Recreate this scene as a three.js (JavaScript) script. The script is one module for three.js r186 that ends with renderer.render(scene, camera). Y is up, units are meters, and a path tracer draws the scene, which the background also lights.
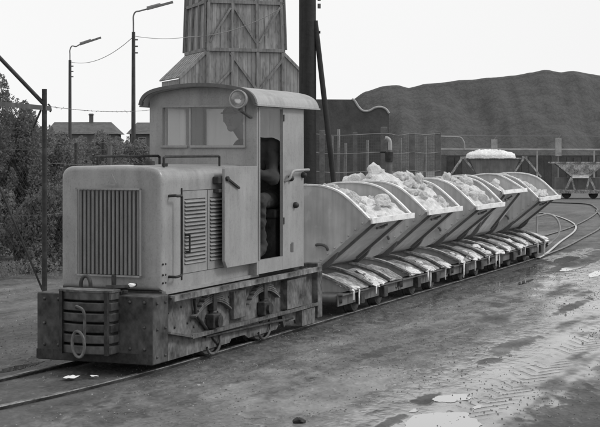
import * as THREE from 'three';
import { mergeGeometries } from 'three/addons/utils/BufferGeometryUtils.js';
import { RoundedBoxGeometry } from 'three/addons/geometries/RoundedBoxGeometry.js';
import { MarchingCubes } from 'three/addons/objects/MarchingCubes.js';
import { Brush, Evaluator, SUBTRACTION } from 'three-bvh-csg';

// ---------------------------------------------------------------- camera, sky, sun, exposure
const scene = new THREE.Scene();
const camera = new THREE.PerspectiveCamera(16.30, 600 / 427, 0.1, 1500);
camera.position.set(0, 1.65, 0);
camera.lookAt(0, 1.65, -10);
camera.setViewOffset(600, 427, 0, 63.5, 600, 427);      // lens shifted down, the horizon lies in the upper half

const SKY = 0.93;
const skyTex = (() => {                                  // overcast: an even white vault, faintly mottled
  const w = 128, h = 64, d = new Float32Array(w * h * 4);
  for (let j = 0; j < h; j++) for (let i = 0; i < w; i++) {
    const a = i / w * Math.PI * 2, e = j / h;
    const m = 1 + 0.03 * Math.sin(a * 3 + e * 9) * Math.sin(e * 14 + a) + 0.02 * Math.sin(a * 11 - e * 23) * Math.sin(e * 31 + a * 4);
    const k = (j * w + i) * 4;
    d[k] = d[k + 1] = d[k + 2] = SKY * m; d[k + 3] = 1;
  }
  const t = new THREE.DataTexture(d, w, h, THREE.RGBAFormat, THREE.FloatType);
  t.mapping = THREE.EquirectangularReflectionMapping; t.magFilter = THREE.LinearFilter; t.needsUpdate = true;
  return t;
})();
scene.background = skyTex;
scene.environment = skyTex;

const TH = 22 * Math.PI / 180, CT = Math.cos(TH), ST = Math.sin(TH);
// frame of the straight track: X to the right, Z towards the camera, origin under the loco's front beam
const OX = -1.498 - 0.0225 * CT, OZ = -10.985 - 0.0225 * ST;
const toWorld = (X, Y, Z) => new THREE.Vector3(OX + X * CT - Z * ST, Y, OZ + X * ST + Z * CT);

const sun = new THREE.DirectionalLight(0xffffff, 1.4);
{
  const dir = new THREE.Vector3(0.78 * CT + 0.30 * ST, 0.72, 0.78 * ST - 0.30 * CT).normalize();
  sun.position.copy(dir.multiplyScalar(60).add(new THREE.Vector3(0, 0, -20)));
  sun.target.position.set(0, 0, -20); scene.add(sun.target);
  sun.castShadow = true; sun.shadow.radius = 26; sun.shadow.mapSize.set(4096, 4096);
  const c = sun.shadow.camera; c.left = -60; c.right = 60; c.top = 60; c.bottom = -60; c.near = 1; c.far = 260;
}
scene.add(sun);

const renderer = new THREE.WebGLRenderer({ antialias: true });
renderer.setSize(1024, 729);
renderer.toneMapping = THREE.LinearToneMapping;
renderer.toneMappingExposure = 1.0;
renderer.shadowMap.enabled = true;

// ---------------------------------------------------------------- noise and textures
function rng(seed) { let a = seed >>> 0; return () => { a = (a + 0x6D2B79F5) | 0; let t = Math.imul(a ^ (a >>> 15), 1 | a); t = (t + Math.imul(t ^ (t >>> 7), 61 | t)) ^ t; return ((t ^ (t >>> 14)) >>> 0) / 4294967296; }; }
function hash(i, j, s) { let h = Math.imul(i, 374761393) ^ Math.imul(j, 668265263) ^ Math.imul(s, 974711); h = Math.imul(h ^ (h >>> 13), 1274126177); return ((h ^ (h >>> 16)) >>> 0) / 4294967296; }
function vnoise(x, y, s = 1, px = 0, py = 0) {
  const i = Math.floor(x), j = Math.floor(y); let u = x - i, v = y - j; u = u * u * (3 - 2 * u); v = v * v * (3 - 2 * v);
  const w = (a, p) => p ? ((a % p) + p) % p : a;
  const i0 = w(i, px), i1 = w(i + 1, px), j0 = w(j, py), j1 = w(j + 1, py);
  const a = hash(i0, j0, s), b = hash(i1, j0, s), c = hash(i0, j1, s), d = hash(i1, j1, s);
  return a + (b - a) * u + (c - a) * v + (a - b - c + d) * u * v;
}
function fbm(x, y, o = 4, s = 1, px = 0, py = 0) { let r = 0, a = 0.5, n = 0; for (let k = 0; k < o; k++) { r += a * vnoise(x, y, s + k * 17, px, py); n += a; a *= 0.5; x *= 2; y *= 2; px *= 2; py *= 2; } return r / n; }
const sm = (a, b, x) => { const t = Math.min(1, Math.max(0, (x - a) / (b - a))); return t * t * (3 - 2 * t); };
const lin2s = c => { c = Math.min(1, Math.max(0, c)); return c <= 0.0031308 ? c * 12.92 : 1.055 * Math.pow(c, 1 / 2.4) - 0.055; };
function makeTex(w, h, fn, srgb) {                       // fn(u, v) gives a grey value 0..1 (linear)
  const d = new Uint8Array(w * h * 4);
  for (let j = 0; j < h; j++) for (let i = 0; i < w; i++) {
    const g = fn(i / w, j / h), k = (j * w + i) * 4, b = Math.round(255 * (srgb ? lin2s(g) : Math.min(1, Math.max(0, g))));
    d[k] = d[k + 1] = d[k + 2] = b; d[k + 3] = 255;
  }
  const t = new THREE.DataTexture(d, w, h);
  t.wrapS = t.wrapT = THREE.RepeatWrapping; t.magFilter = THREE.LinearFilter; t.minFilter = THREE.LinearMipmapLinearFilter; t.generateMipmaps = true;
  if (srgb) t.colorSpace = THREE.SRGBColorSpace;
  t.needsUpdate = true; return t;
}
// tiles of 1 unit of uv; the geometry's uv are metres divided by the material's tile size
const T = {
  paint: makeTex(512, 512, (u, v) => {                   // painted steel: faint streaks, scuffs and speckle
    const st = fbm(u * 24, v * 3, 4, 3, 24, 3), cl = fbm(u * 5, v * 5, 5, 9, 5, 5), sp = vnoise(u * 128, v * 128, 5, 128, 128);
    const scuff = sm(0.60, 0.85, fbm(u * 60, v * 14, 3, 31, 60, 14)), spot = sm(0.80, 0.9, vnoise(u * 90, v * 90, 37, 90, 90));
    return 0.80 + 0.20 * (st - 0.5) + 0.38 * (cl - 0.5) + 0.10 * (sp - 0.5) - 0.10 * scuff - 0.10 * spot;
  }, true),
  grime: makeTex(512, 512, (u, v) => {                   // oily, dusty underframe
    const a = fbm(u * 6, v * 6, 5, 41, 6, 6), b = fbm(u * 28, v * 22, 3, 47, 28, 22);
    return 0.46 + 0.75 * (a - 0.5) + 0.55 * (b - 0.5) + 0.18 * sm(0.55, 0.7, a) * b;
  }, true),
  steel: makeTex(512, 512, (u, v) => {                   // wagon plate: rust runs, clay smears
    const st = fbm(u * 30, v * 2, 4, 53, 30, 2), cl = fbm(u * 4, v * 4, 5, 57, 4, 4), sm2 = sm(0.62, 0.76, fbm(u * 9, v * 9, 4, 61, 9, 9));
    return 0.62 + 0.30 * (st - 0.5) + 0.45 * (cl - 0.5) + 0.10 * sm2;
  }, true),
  wood: makeTex(512, 512, (u, v) => {
    const g = fbm(u * 40, v * 2, 4, 71, 40, 2), b = fbm(u * 6, v * 3, 3, 73, 6, 3), k = sm(0.66, 0.8, fbm(u * 14, v * 4, 3, 79, 14, 4));
    return 0.62 + 0.5 * (g - 0.5) + 0.5 * (b - 0.5) - 0.18 * k;
  }, true),
  rock: makeTex(512, 512, (u, v) => 0.72 + 0.55 * (fbm(u * 8, v * 8, 5, 83, 8, 8) - 0.5) + 0.22 * (fbm(u * 50, v * 50, 2, 89, 50, 50) - 0.5), true),
  fine: makeTex(512, 512, (u, v) => fbm(u * 16, v * 16, 5, 101, 16, 16), false),
  wear: makeTex(256, 256, (u, v) => 0.75 + 0.5 * (fbm(u * 6, v * 6, 4, 107, 6, 6) - 0.5), false),
};
function mat(albedo, map, opt = {}) {
  const m = new THREE.MeshStandardMaterial({ color: new THREE.Color().setRGB(albedo, albedo, albedo), roughness: opt.rough ?? 0.8, metalness: opt.metal ?? 0, map: map || null, side: THREE.DoubleSide });
  if (opt.bump) { m.bumpMap = opt.bumpTex || T.fine; m.bumpScale = opt.bump; }
  if (opt.roughMap) m.roughnessMap = T.wear;
  m.userData.tile = opt.tile ?? 1;
  return m;
}
const leafMat = a => new THREE.MeshPhysicalMaterial({ color: new THREE.Color().setRGB(a, a, a), roughness: 1, specularIntensity: 0.2, transmission: 0.35, thickness: 0, side: THREE.DoubleSide });
const M = {
  paint: mat(0.35, T.paint, { rough: 0.5, roughMap: true, bump: 0.0014, tile: 1.1 }),
  paintRoof: mat(0.40, T.paint, { rough: 0.6, roughMap: true, bump: 0.0008, tile: 0.9 }),
  paintDark: mat(0.125, T.paint, { rough: 0.6, bump: 0.002, tile: 0.6 }),
  grille: mat(0.22, T.paint, { rough: 0.7, tile: 0.6 }),
  beam: mat(0.115, T.grime, { rough: 0.65, bump: 0.002, tile: 0.8 }),
  frame: mat(0.21, T.grime, { rough: 0.8, bump: 0.003, tile: 0.7 }),
  boardEdge: mat(0.32, T.grime, { rough: 0.7, bump: 0.002, tile: 0.7 }),
  under: mat(0.075, T.grime, { rough: 0.8, bump: 0.003, tile: 0.5 }),
  black: mat(0.03, T.paint, { rough: 0.6 }),
  dark: mat(0.045, T.grime, { rough: 0.7, tile: 0.4 }),
  edge: mat(0.42, T.paint, { rough: 0.5, tile: 0.4 }),
  chrome: mat(0.45, null, { rough: 0.25, metal: 0.8 }),
  wagon: mat(0.66, T.steel, { rough: 0.7, roughMap: true, bump: 0.0015, tile: 1.0 }),
  wagonDark: mat(0.20, T.steel, { rough: 0.75, bump: 0.002, tile: 0.8 }),
  wagonDusty: mat(0.62, T.grime, { rough: 0.9, bump: 0.003, tile: 0.5 }),
  rim: mat(1.0, T.rock, { rough: 0.85, bump: 0.003, tile: 0.5 }),
  clay: mat(1.0, T.rock, { rough: 0.95, bump: 0.006, tile: 0.35 }),
  clayWet: mat(0.8, T.rock, { rough: 0.9, bump: 0.006, tile: 0.3 }),
  rail: mat(0.12, T.grime, { rough: 0.6, metal: 0.2, bump: 0.001, tile: 0.5 }),
  railBright: mat(0.30, T.grime, { rough: 0.5, metal: 0.5, tile: 0.5 }),
  railPolished: mat(0.7, T.paint, { rough: 0.3, metal: 0.75, tile: 0.5 }),
  coal: mat(0.098, T.rock, { rough: 0.95, bump: 0.03, tile: 1.3 }),
  wood: mat(0.46, T.wood, { rough: 0.9, bump: 0.004, tile: 1.4 }),
  wood2: mat(0.41, T.wood, { rough: 0.9, bump: 0.004, tile: 1.1 }),
  woodDark: mat(0.25, T.wood, { rough: 0.9, bump: 0.004, tile: 1.2 }),
  towerBeam: mat(0.33, T.wood, { rough: 0.9, bump: 0.004, tile: 1.2 }),
  tar: mat(0.035, T.wood, { rough: 0.8, bump: 0.006, tile: 0.9 }),
  roofing: mat(0.5, T.wood, { rough: 0.9, bump: 0.004, tile: 1.5 }),
  concrete: mat(0.17, T.rock, { rough: 0.95, bump: 0.004, tile: 0.7 }),
  whitewash: mat(0.45, T.rock, { rough: 0.9, tile: 0.8 }),
  pole: mat(0.09, T.wood, { rough: 0.8, bump: 0.003, tile: 0.8 }),
  galv: mat(0.22, T.paint, { rough: 0.6, tile: 0.6 }),
  iron: mat(0.045, T.grime, { rough: 0.6, bump: 0.001, tile: 0.4 }),
  wire: mat(0.30, null, { rough: 0.6 }),
  wireDark: mat(0.10, null, { rough: 0.6 }),
  plaster: mat(0.16, T.rock, { rough: 0.95, tile: 3 }),
  darkWall: mat(0.10, T.rock, { rough: 0.95, bump: 0.01, tile: 2 }),
  tiles: mat(0.14, T.rock, { rough: 0.9, bump: 0.01, tile: 2 }),
  soil: mat(0.155, T.rock, { rough: 0.95, bump: 0.02, tile: 2.5 }),
  leaf: leafMat(0.18),
  leaf2: leafMat(0.21),
  leafPale: leafMat(0.26),
  bark: mat(0.06, T.wood, { rough: 0.9, bump: 0.004, tile: 0.5 }),
  paper: mat(0.8, null, { rough: 0.9 }),
  stone: mat(0.16, null, { rough: 0.9 }),
  glass: new THREE.MeshPhysicalMaterial({ color: 0xffffff, transmission: 1, thickness: 0, roughness: 0.02, ior: 1.5, side: THREE.DoubleSide }),
  dustyGlass: new THREE.MeshPhysicalMaterial({ color: new THREE.Color().setRGB(0.8, 0.8, 0.8), transmission: 0.9, thickness: 0, roughness: 0.55, side: THREE.DoubleSide }),
  lens: new THREE.MeshPhysicalMaterial({ color: 0xffffff, transmission: 1, thickness: 0, roughness: 0.06, side: THREE.DoubleSide }),
  water: new THREE.MeshPhysicalMaterial({ color: new THREE.Color().setRGB(0.10, 0.10, 0.10), roughness: 0.03, specularIntensity: 1, ior: 1.33, clearcoat: 1, clearcoatRoughness: 0.02 }),
};

// ---------------------------------------------------------------- geometry helpers
function uvBox(g, tile, off = 0) {                       // uv in metres by the dominant axis of each face
  g = g.index ? g.toNonIndexed() : g;
  const p = g.attributes.position, n = g.attributes.normal, uv = new Float32Array(p.count * 2), a = new THREE.Vector3(), b = new THREE.Vector3(), c = new THREE.Vector3();
  for (let i = 0; i < p.count; i += 3) {
    a.fromBufferAttribute(p, i); b.fromBufferAttribute(p, i + 1).sub(a); c.fromBufferAttribute(p, i + 2).sub(a); b.cross(c);
    if (b.x * n.getX(i) + b.y * n.getY(i) + b.z * n.getZ(i) < 0) for (const A of [p, n, ...(g.attributes.color ? [g.attributes.color] : [])]) for (let e = 0; e < 3; e++) { const h = A.array[(i + 1) * 3 + e]; A.array[(i + 1) * 3 + e] = A.array[(i + 2) * 3 + e]; A.array[(i + 2) * 3 + e] = h; }
    const x = Math.abs(b.x), y = Math.abs(b.y), z = Math.abs(b.z), k = x > y && x > z ? 0 : y > z ? 1 : 2;
    for (let j = 0; j < 3; j++) {
      const q = i + j, X = p.getX(q), Y = p.getY(q), Z = p.getZ(q);
      uv[q * 2] = (k === 0 ? Z : X) / tile + off; uv[q * 2 + 1] = (k === 1 ? Z : Y) / tile + off * 0.7;
    }
  }
  const r = new THREE.BufferGeometry();
  r.setAttribute('position', p); r.setAttribute('normal', n); r.setAttribute('uv', new THREE.BufferAttribute(uv, 2));
  if (g.attributes.color) r.setAttribute('color', g.attributes.color);
  return r;
}
const bare = g => { g = g.index ? g.toNonIndexed() : g; const r = new THREE.BufferGeometry(); r.setAttribute('position', g.attributes.position); r.setAttribute('normal', g.attributes.normal); return r; };
const join = list => list.length === 1 ? bare(list[0]) : mergeGeometries(list.map(bare));
let uvSeed = 0;
function mesh(name, geo, m, parent) {
  const list = Array.isArray(geo) ? geo : [geo];
  const g = uvBox(join(list), m.userData.tile || 1, (uvSeed++ * 0.37) % 1);
  const o = new THREE.Mesh(g, m); o.name = parent && parent !== scene ? name : numbered(name);
  o.castShadow = o.receiveShadow = true; (parent || scene).add(o); return o;
}
const names = {};
function numbered(n) { if (!(n in names)) { names[n] = 0; return n; } names[n]++; return n + '_' + String(names[n]).padStart(3, '0'); }
function tag(o, label, category, group, kind) { if (label) o.userData.label = label; if (category) o.userData.category = category; if (group) o.userData.group = group; if (kind) o.userData.kind = kind; return o; }
function thing(name, label, category, pos, turn = 0, group) {
  const o = new THREE.Group(); o.name = numbered(name); scene.add(o);
  if (pos) o.position.copy(pos.isVector3 ? pos : new THREE.Vector3(...pos)); o.rotation.y = turn;
  return tag(o, label, category, group);
}
const V = (x, y, z) => new THREE.Vector3(x, y, z);
function box(x0, x1, y0, y1, z0, z1, r = 0) {
  const w = Math.abs(x1 - x0), h = Math.abs(y1 - y0), d = Math.abs(z1 - z0);
  const g = r ? new RoundedBoxGeometry(w, h, d, 2, Math.min(r, w * 0.45, h * 0.45, d * 0.45)) : new THREE.BoxGeometry(w, h, d);
  return g.translate((x0 + x1) / 2, (y0 + y1) / 2, (z0 + z1) / 2);
}
function bar(a, b, w, h, up = V(0, 1, 0)) {              // rectangular bar from a to b; w across, h along up
  const d = b.clone().sub(a), L = d.length(), z = d.clone().normalize();
  if (Math.abs(z.dot(up)) > 0.99) up = V(1, 0, 0);
  const x = up.clone().cross(z).normalize(), y = z.clone().cross(x);
  const m = new THREE.Matrix4().makeBasis(x, y, z).setPosition(a.clone().add(b).multiplyScalar(0.5));
  return new THREE.BoxGeometry(w, h, L).applyMatrix4(m);
}
function rod(a, b, r0, r1 = r0, seg = 10) {
  const d = b.clone().sub(a), L = d.length();
  const q = new THREE.Quaternion().setFromUnitVectors(V(0, 1, 0), d.normalize());
  return new THREE.CylinderGeometry(r1, r0, L, seg).applyQuaternion(q).translate((a.x + b.x) / 2, (a.y + b.y) / 2, (a.z + b.z) / 2);
}
function tube(pts, r, n = 24, seg = 8, closed = false, tension = 0.5) { return new THREE.TubeGeometry(new THREE.CatmullRomCurve3(pts, closed, 'catmullrom', tension), n, r, seg, closed); }
function poly(pts, r, seg = 8) {                          // rods between points with ball joints
  const l = []; for (let i = 0; i < pts.length - 1; i++) { l.push(rod(pts[i], pts[i + 1], r, r, seg)); if (i) l.push(new THREE.SphereGeometry(r, seg, 6).translate(pts[i].x, pts[i].y, pts[i].z)); } return join(l);
}
const shape = pts => { const s = new THREE.Shape(); pts.forEach(([x, y], i) => i ? s.lineTo(x, y) : s.moveTo(x, y)); s.closePath(); return s; };
const rectPath = (x0, x1, y0, y1) => { const s = new THREE.Path(); s.moveTo(x0, y0); s.lineTo(x1, y0); s.lineTo(x1, y1); s.lineTo(x0, y1); s.closePath(); return s; };
function plate(sh, z0, z1, bevel = 0) {                   // shape in x, y extruded from z0 to z1 (z1 > z0)
  const g = new THREE.ExtrudeGeometry(sh, { depth: z1 - z0 - 2 * bevel, bevelEnabled: bevel > 0, bevelThickness: bevel, bevelSize: bevel, bevelOffset: -bevel, bevelSegments: 3, curveSegments: 14 });
  return g.translate(0, 0, z0 + bevel);
}
// shape drawn in (z, y), extruded along x from x0 to x1
function sidePlate(sh, x0, x1, bevel = 0) { return plate(sh, x0, x1, bevel).applyMatrix4(new THREE.Matrix4().set(0, 0, 1, 0, 0, 1, 0, 0, 1, 0, 0, 0, 0, 0, 0, 1)); }
function ribbon(prof, z0, z1, th) {                       // sheet of thickness th following a profile in x, y
  const out = prof.map(p => p.slice()), inn = prof.map((p, i) => {
    const a = prof[Math.max(0, i - 1)], b = prof[Math.min(prof.length - 1, i + 1)], dx = b[0] - a[0], dy = b[1] - a[1], l = Math.hypot(dx, dy) || 1;
    return [p[0] + dy / l * th, p[1] - dx / l * th];
  });
  return plate(shape(out.concat(inn.reverse())), z0, z1);
}
function lump(r, seed, detail = 2, rough = 0.28) {        // a broken lump of clay or stone
  let g = new THREE.IcosahedronGeometry(1, detail); const p = g.attributes.position, R = rng(seed);
  const pl = []; for (let k = 0; k < 9; k++) { const v = V(R() - 0.5, R() - 0.5, R() - 0.5).normalize(); pl.push([v, 0.62 + 0.3 * R()]); }
  const sx = 0.8 + 0.5 * R(), sy = 0.6 + 0.4 * R(), sz = 0.8 + 0.5 * R(), v = V(0, 0, 0);
  for (let i = 0; i < p.count; i++) {
    v.fromBufferAttribute(p, i);
    let k = 1; for (const [n, d] of pl) { const t = v.dot(n); if (t > d) k = Math.min(k, d / t); }
    k *= 1 + rough * (vnoise(v.x * 3 + seed, v.y * 3 + v.z * 2.3, seed) - 0.5);
    p.setXYZ(i, v.x * k * r * sx, v.y * k * r * sy, v.z * k * r * sz);
  }
  g.computeVertexNormals(); return g;
}
function leafCloud(blobs, n, size, seed) {                // leaf-sized bent faces spread through ellipsoids
  const R = rng(seed), pos = [], nor = [], tot = blobs.reduce((s, b) => s + b[6] ** 1, 0);
  const a = V(0, 0, 0), b = V(0, 0, 0), c = V(0, 0, 0), nn = V(0, 0, 0);
  for (const [x, y, z, rx, ry, rz, w] of blobs) {
    const m = Math.round(n * w / tot);
    for (let i = 0; i < m; i++) {
      a.set(R() * 2 - 1, R() * 2 - 1, R() * 2 - 1); while (a.lengthSq() > 1) a.set(R() * 2 - 1, R() * 2 - 1, R() * 2 - 1);
      const l = Math.pow(a.length(), 0.6) / (a.length() || 1); a.multiplyScalar(l);
      const gap = vnoise(a.x * 2.2 + x * 3, a.y * 2.2 + a.z * 1.7 + y * 3, seed); if (gap < 0.33) continue;
      const px = x + a.x * rx, py = y + a.y * ry, pz = z + a.z * rz; if (py < 0.03) continue;
      b.set(R() - 0.5, R() - 0.5, R() - 0.5).normalize(); c.set(R() - 0.5, R() - 0.5, R() - 0.5).cross(b).normalize();
      const s = size * (0.6 + 0.8 * R()), h = s * 0.45; nn.crossVectors(b, c).normalize();
      const P = [[-b.x * s, -b.y * s, -b.z * s], [c.x * h + nn.x * h * 0.3, c.y * h + nn.y * h * 0.3, c.z * h + nn.z * h * 0.3], [b.x * s, b.y * s, b.z * s], [-c.x * h + nn.x * h * 0.3, -c.y * h + nn.y * h * 0.3, -c.z * h + nn.z * h * 0.3]];
      for (const k of [0, 1, 2, 0, 2, 3]) { pos.push(px + P[k][0], py + P[k][1], pz + P[k][2]); nor.push(nn.x, nn.y, nn.z); }
    }
  }
  const g = new THREE.BufferGeometry(); g.setAttribute('position', new THREE.Float32BufferAttribute(pos, 3)); g.setAttribute('normal', new THREE.Float32BufferAttribute(nor, 3)); return g;
}

// ---------------------------------------------------------------- ground
const far = mesh('ground', new THREE.PlaneGeometry(1400, 1400, 1, 1).rotateX(-Math.PI / 2).translate(0, -0.012, -300), M.soil);
far.userData.kind = 'structure';
{
  // the yard: trodden, partly wet earth and cinder; ruts and wet lanes follow the track
  const X0 = -8.5, X1 = 10.5, Z0 = -6.5, Z1 = -40.5, w = 2048, h = 2048;
  const col = new Uint8Array(w * h * 4), ruf = new Uint8Array(w * h * 4), hei = new Uint8Array(w * h * 4);
  // [X, Z, rx, rz, wet 0..1, dark 0..1] patches in track coordinates
  const P = [[2.52, -1.74, 0.10, 0.22, 0.0, 0.9], [1.57, -1.95, 0.10, 0.55, 0.1, 0.55], [2.48, -2.70, 0.13, 0.8, 0.1, 0.6], [0.87, -7.2, 0.16, 1.1, 0.35, 0.55], [0.95, -4.6, 0.2, 0.9, 0.2, 0.35],
    [2.60, 0.15, 0.07, 0.28, 0.0, 0.9], [2.64, 1.00, 0.05, 0.3, 0.0, 0.9], [3.75, 0.6, 0.42, 1.6, 0.0, 0.65], [1.9, 0.1, 0.3, 1.2, 0.0, 0.22], [0.95, 1.0, 0.28, 1.0, 0.1, 0.35],
    [0.7, -9.4, 0.12, 0.9, 0.2, 0.6], [1.75, -3.6, 0.07, 0.5, 0.1, 0.45], [2.3, -6.1, 0.08, 0.9, 0.1, 0.5], [1.1, -11.2, 0.13, 1.1, 0.1, 0.5]];
  for (let j = 0; j < h; j++) {
    const zz = Z0 + (Z1 - Z0) * j / h;
    for (let i = 0; i < w; i++) {
      const x = X0 + (X1 - X0) * i / w, dx = x - OX, dz = zz - OZ;
      const X = dx * CT + dz * ST, Z = -dx * ST + dz * CT;
      const streak = fbm(X * 3.2 + 40, Z * 0.42, 4, 211), streak2 = fbm(X * 9 + 11, Z * 1.1, 3, 223), cloud = fbm(x * 0.9, zz * 0.5, 4, 227), fine = fbm(x * 18, zz * 9, 3, 229), grit = vnoise(x * 75, zz * 42, 233), mott = fbm(x * 4.2, zz * 2.6, 4, 241);
      // wet lanes to the right of the track
      const nz = (streak - 0.5) * 1.3 + (streak2 - 0.5) * 0.7 + (cloud - 0.5) * 0.7 + (mott - 0.5) * 0.7 + (fine - 0.5) * 0.5;
      let wet = sm(0.0, 0.60, nz + 0.74 - Math.abs(X - 2.45) * 0.42) * 0.97;
      wet = Math.max(wet, sm(0.05, 0.5, nz + 0.74 - Math.abs(X - 1.5) * 0.45 - Math.abs(Z + 12) * 0.09));
      wet = Math.max(wet, sm(0.10, 0.3, nz + 0.80 - Math.abs(X - 0.8) * 1.2 - Math.abs(Z + 13.2) * 0.25));
      let d = 0; wet = Math.max(wet, 1 - sm(0.8, 1.5, Math.hypot((X - 2.76) / 0.13, (Z - 0.06) / 0.26) + (fine - 0.5)), 1 - sm(0.8, 1.4, Math.hypot((X - 2.95) / 0.28, (Z - 0.98) / 0.5) + (fine - 0.5)));
      for (const [px, pz, rx, rz, pw, pd] of P) {
        const q = Math.hypot((X - px) / rx, (Z - pz) / rz) + (fine - 0.5) * 0.9 + (streak2 - 0.5) * 0.5; if (q > 1.3) continue;
        const k = 1 - sm(0.85, 1.05, q); d = Math.max(d, k * pd); wet = wet * (1 - k) + pw * k;
      }
      // tread marks of tyres along one rut
      const rut = 1 - sm(0.10, 0.2, Math.abs(X - 3.02 + 0.06 * (streak - 0.5))), tread = rut * (sm(0.1, 0.7, Math.sin(Z * 34 + Math.abs(X - 3.02) * 55 + 3 * (mott - 0.5)))) * sm(0.42, 0.62, 0.5 * cloud + 0.5 * mott) * sm(0.35, 0.55, fine + 0.1);
      let c = 0.128 + 0.11 * (streak - 0.5) + 0.10 * (cloud - 0.5) + 0.10 * (fine - 0.5) + 0.07 * (grit - 0.5) + 0.05 * (streak2 - 0.5) + 0.10 * (mott - 0.5);
      const pebble = sm(0.86, 0.95, vnoise(x * 26, zz * 13, 239)); c += 0.07 * pebble;
      const paintedSheen = sm(0.40, 0.62, 0.6 * streak + 0.4 * mott) * sm(0.7, 1.6, X + (mott - 0.5)) * (1 - sm(3.1, 3.7, X + (fine - 0.5))); c += 0.125 * paintedSheen;  // sheen of the wet lanes painted into the colour as paler streaks
      c *= 1 - 0.18 * wet; c *= 1 - 0.72 * d; c *= 1 - 0.12 * tread;
      // oily dark bed between and beside the rails
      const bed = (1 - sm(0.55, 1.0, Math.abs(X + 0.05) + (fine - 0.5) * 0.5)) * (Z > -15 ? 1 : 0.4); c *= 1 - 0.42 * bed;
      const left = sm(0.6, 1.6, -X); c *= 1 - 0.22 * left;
      c = Math.max(0.018, c);
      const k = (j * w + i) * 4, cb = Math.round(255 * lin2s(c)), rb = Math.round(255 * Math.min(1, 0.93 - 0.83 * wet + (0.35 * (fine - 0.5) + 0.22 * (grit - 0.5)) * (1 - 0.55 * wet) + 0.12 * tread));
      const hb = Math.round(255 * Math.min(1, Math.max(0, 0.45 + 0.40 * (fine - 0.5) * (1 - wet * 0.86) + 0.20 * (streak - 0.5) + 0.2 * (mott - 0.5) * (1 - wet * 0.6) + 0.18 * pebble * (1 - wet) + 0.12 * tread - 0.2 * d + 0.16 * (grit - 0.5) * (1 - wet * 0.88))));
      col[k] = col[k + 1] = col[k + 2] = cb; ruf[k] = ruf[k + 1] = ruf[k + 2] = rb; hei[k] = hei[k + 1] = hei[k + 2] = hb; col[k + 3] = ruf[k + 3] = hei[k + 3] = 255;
    }
  }
  const tx = (d, s) => { const t = new THREE.DataTexture(d, w, h); t.magFilter = THREE.LinearFilter; t.minFilter = THREE.LinearMipmapLinearFilter; t.generateMipmaps = true; if (s) t.colorSpace = THREE.SRGBColorSpace; t.needsUpdate = true; return t; };
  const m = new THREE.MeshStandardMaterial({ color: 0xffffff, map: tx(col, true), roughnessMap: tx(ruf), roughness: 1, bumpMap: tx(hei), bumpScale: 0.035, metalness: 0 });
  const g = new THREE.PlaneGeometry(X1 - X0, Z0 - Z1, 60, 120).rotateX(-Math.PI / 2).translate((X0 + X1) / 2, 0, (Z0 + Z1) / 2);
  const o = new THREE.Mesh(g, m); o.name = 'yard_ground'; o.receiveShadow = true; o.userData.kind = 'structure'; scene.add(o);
}
function puddle(X, Z, rx, rz, seed) {
  const s = new THREE.Shape(), n = 180; for (let i = 0; i < n; i++) { const a = i / n * Math.PI * 2, c = Math.cos(a), d = Math.sin(a), k = 0.45 + 0.75 * fbm(c * 1.3 + 5, d * 1.3 + 5, 2, seed) + 0.22 * (fbm(c * 4 + 9, d * 4 + 9, 3, seed + 3) - 0.5); i ? s.lineTo(c * rx * k, d * rz * k) : s.moveTo(c * rx * k, d * rz * k); }
  s.closePath();
  const o = mesh('puddle', new THREE.ShapeGeometry(s).rotateX(-Math.PI / 2), M.water); o.position.copy(toWorld(X, 0.0025, Z)); o.rotation.y = -TH; o.userData.kind = 'structure'; return o;
}
puddle(2.76, 0.06, 0.12, 0.22, 3); puddle(2.95, 0.98, 0.26, 0.42, 8); puddle(2.66, 0.62, 0.03, 0.10, 5); puddle(3.0, 0.35, 0.025, 0.08, 6); puddle(3.42, -2.55, 0.03, 0.12, 19);
puddle(-0.80, 0.95, 0.14, 0.55, 23); puddle(-0.68, -0.05, 0.08, 0.40, 27); puddle(0.85, -12.7, 0.16, 0.9, 31); puddle(1.25, -11.4, 0.14, 0.9, 35); puddle(1.75, -10.4, 0.12, 0.8, 39); puddle(1.15, -8.7, 0.07, 0.5, 43);

// ---------------------------------------------------------------- rails
function rail(pts, label, top = M.railBright, group) {                         // I-section swept along a polyline in track coordinates
  const curve = new THREE.CatmullRomCurve3(pts.map(([X, Z]) => toWorld(X, 0, Z)), false, 'centripetal'), n = Math.ceil(curve.getLength() / 0.5), up = V(0, 1, 0);
  const sweep = prof => {
    const pos = [], idx = [], m = prof.length;
    for (let i = 0; i <= n; i++) { const p = curve.getPointAt(i / n), t = curve.getTangentAt(i / n), s = V(-t.z, 0, t.x); for (const [a, b] of prof) pos.push(p.x + s.x * a, p.y + b, p.z + s.z * a); }
    for (let i = 0; i < n; i++) for (let j = 0; j < m; j++) { const a = i * m + j, b = i * m + (j + 1) % m, c = a + m, d = b + m; idx.push(a, b, c, b, d, c); }
    for (let j = 1; j < m - 1; j++) { idx.push(0, j + 1, j); const e = n * m; idx.push(e, e + j, e + j + 1); }
    let g = new THREE.BufferGeometry(); g.setAttribute('position', new THREE.Float32BufferAttribute(pos, 3)); g.setIndex(idx); g = g.toNonIndexed(); g.computeVertexNormals(); return g;
  };
  const o = thing('rail', label, 'rail', null, 0, group);
  mesh('rail_body', sweep([[-0.024, 0.02], [0.024, 0.02], [0.012, -0.005], [0.012, -0.03], [0.04, -0.04], [-0.04, -0.04], [-0.012, -0.03], [-0.012, -0.005]]), M.rail, o);
  mesh('running_surface', sweep([[-0.020, 0.021], [-0.016, 0.027], [0.016, 0.027], [0.020, 0.021]]), top, o);
  return o;
}
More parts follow.
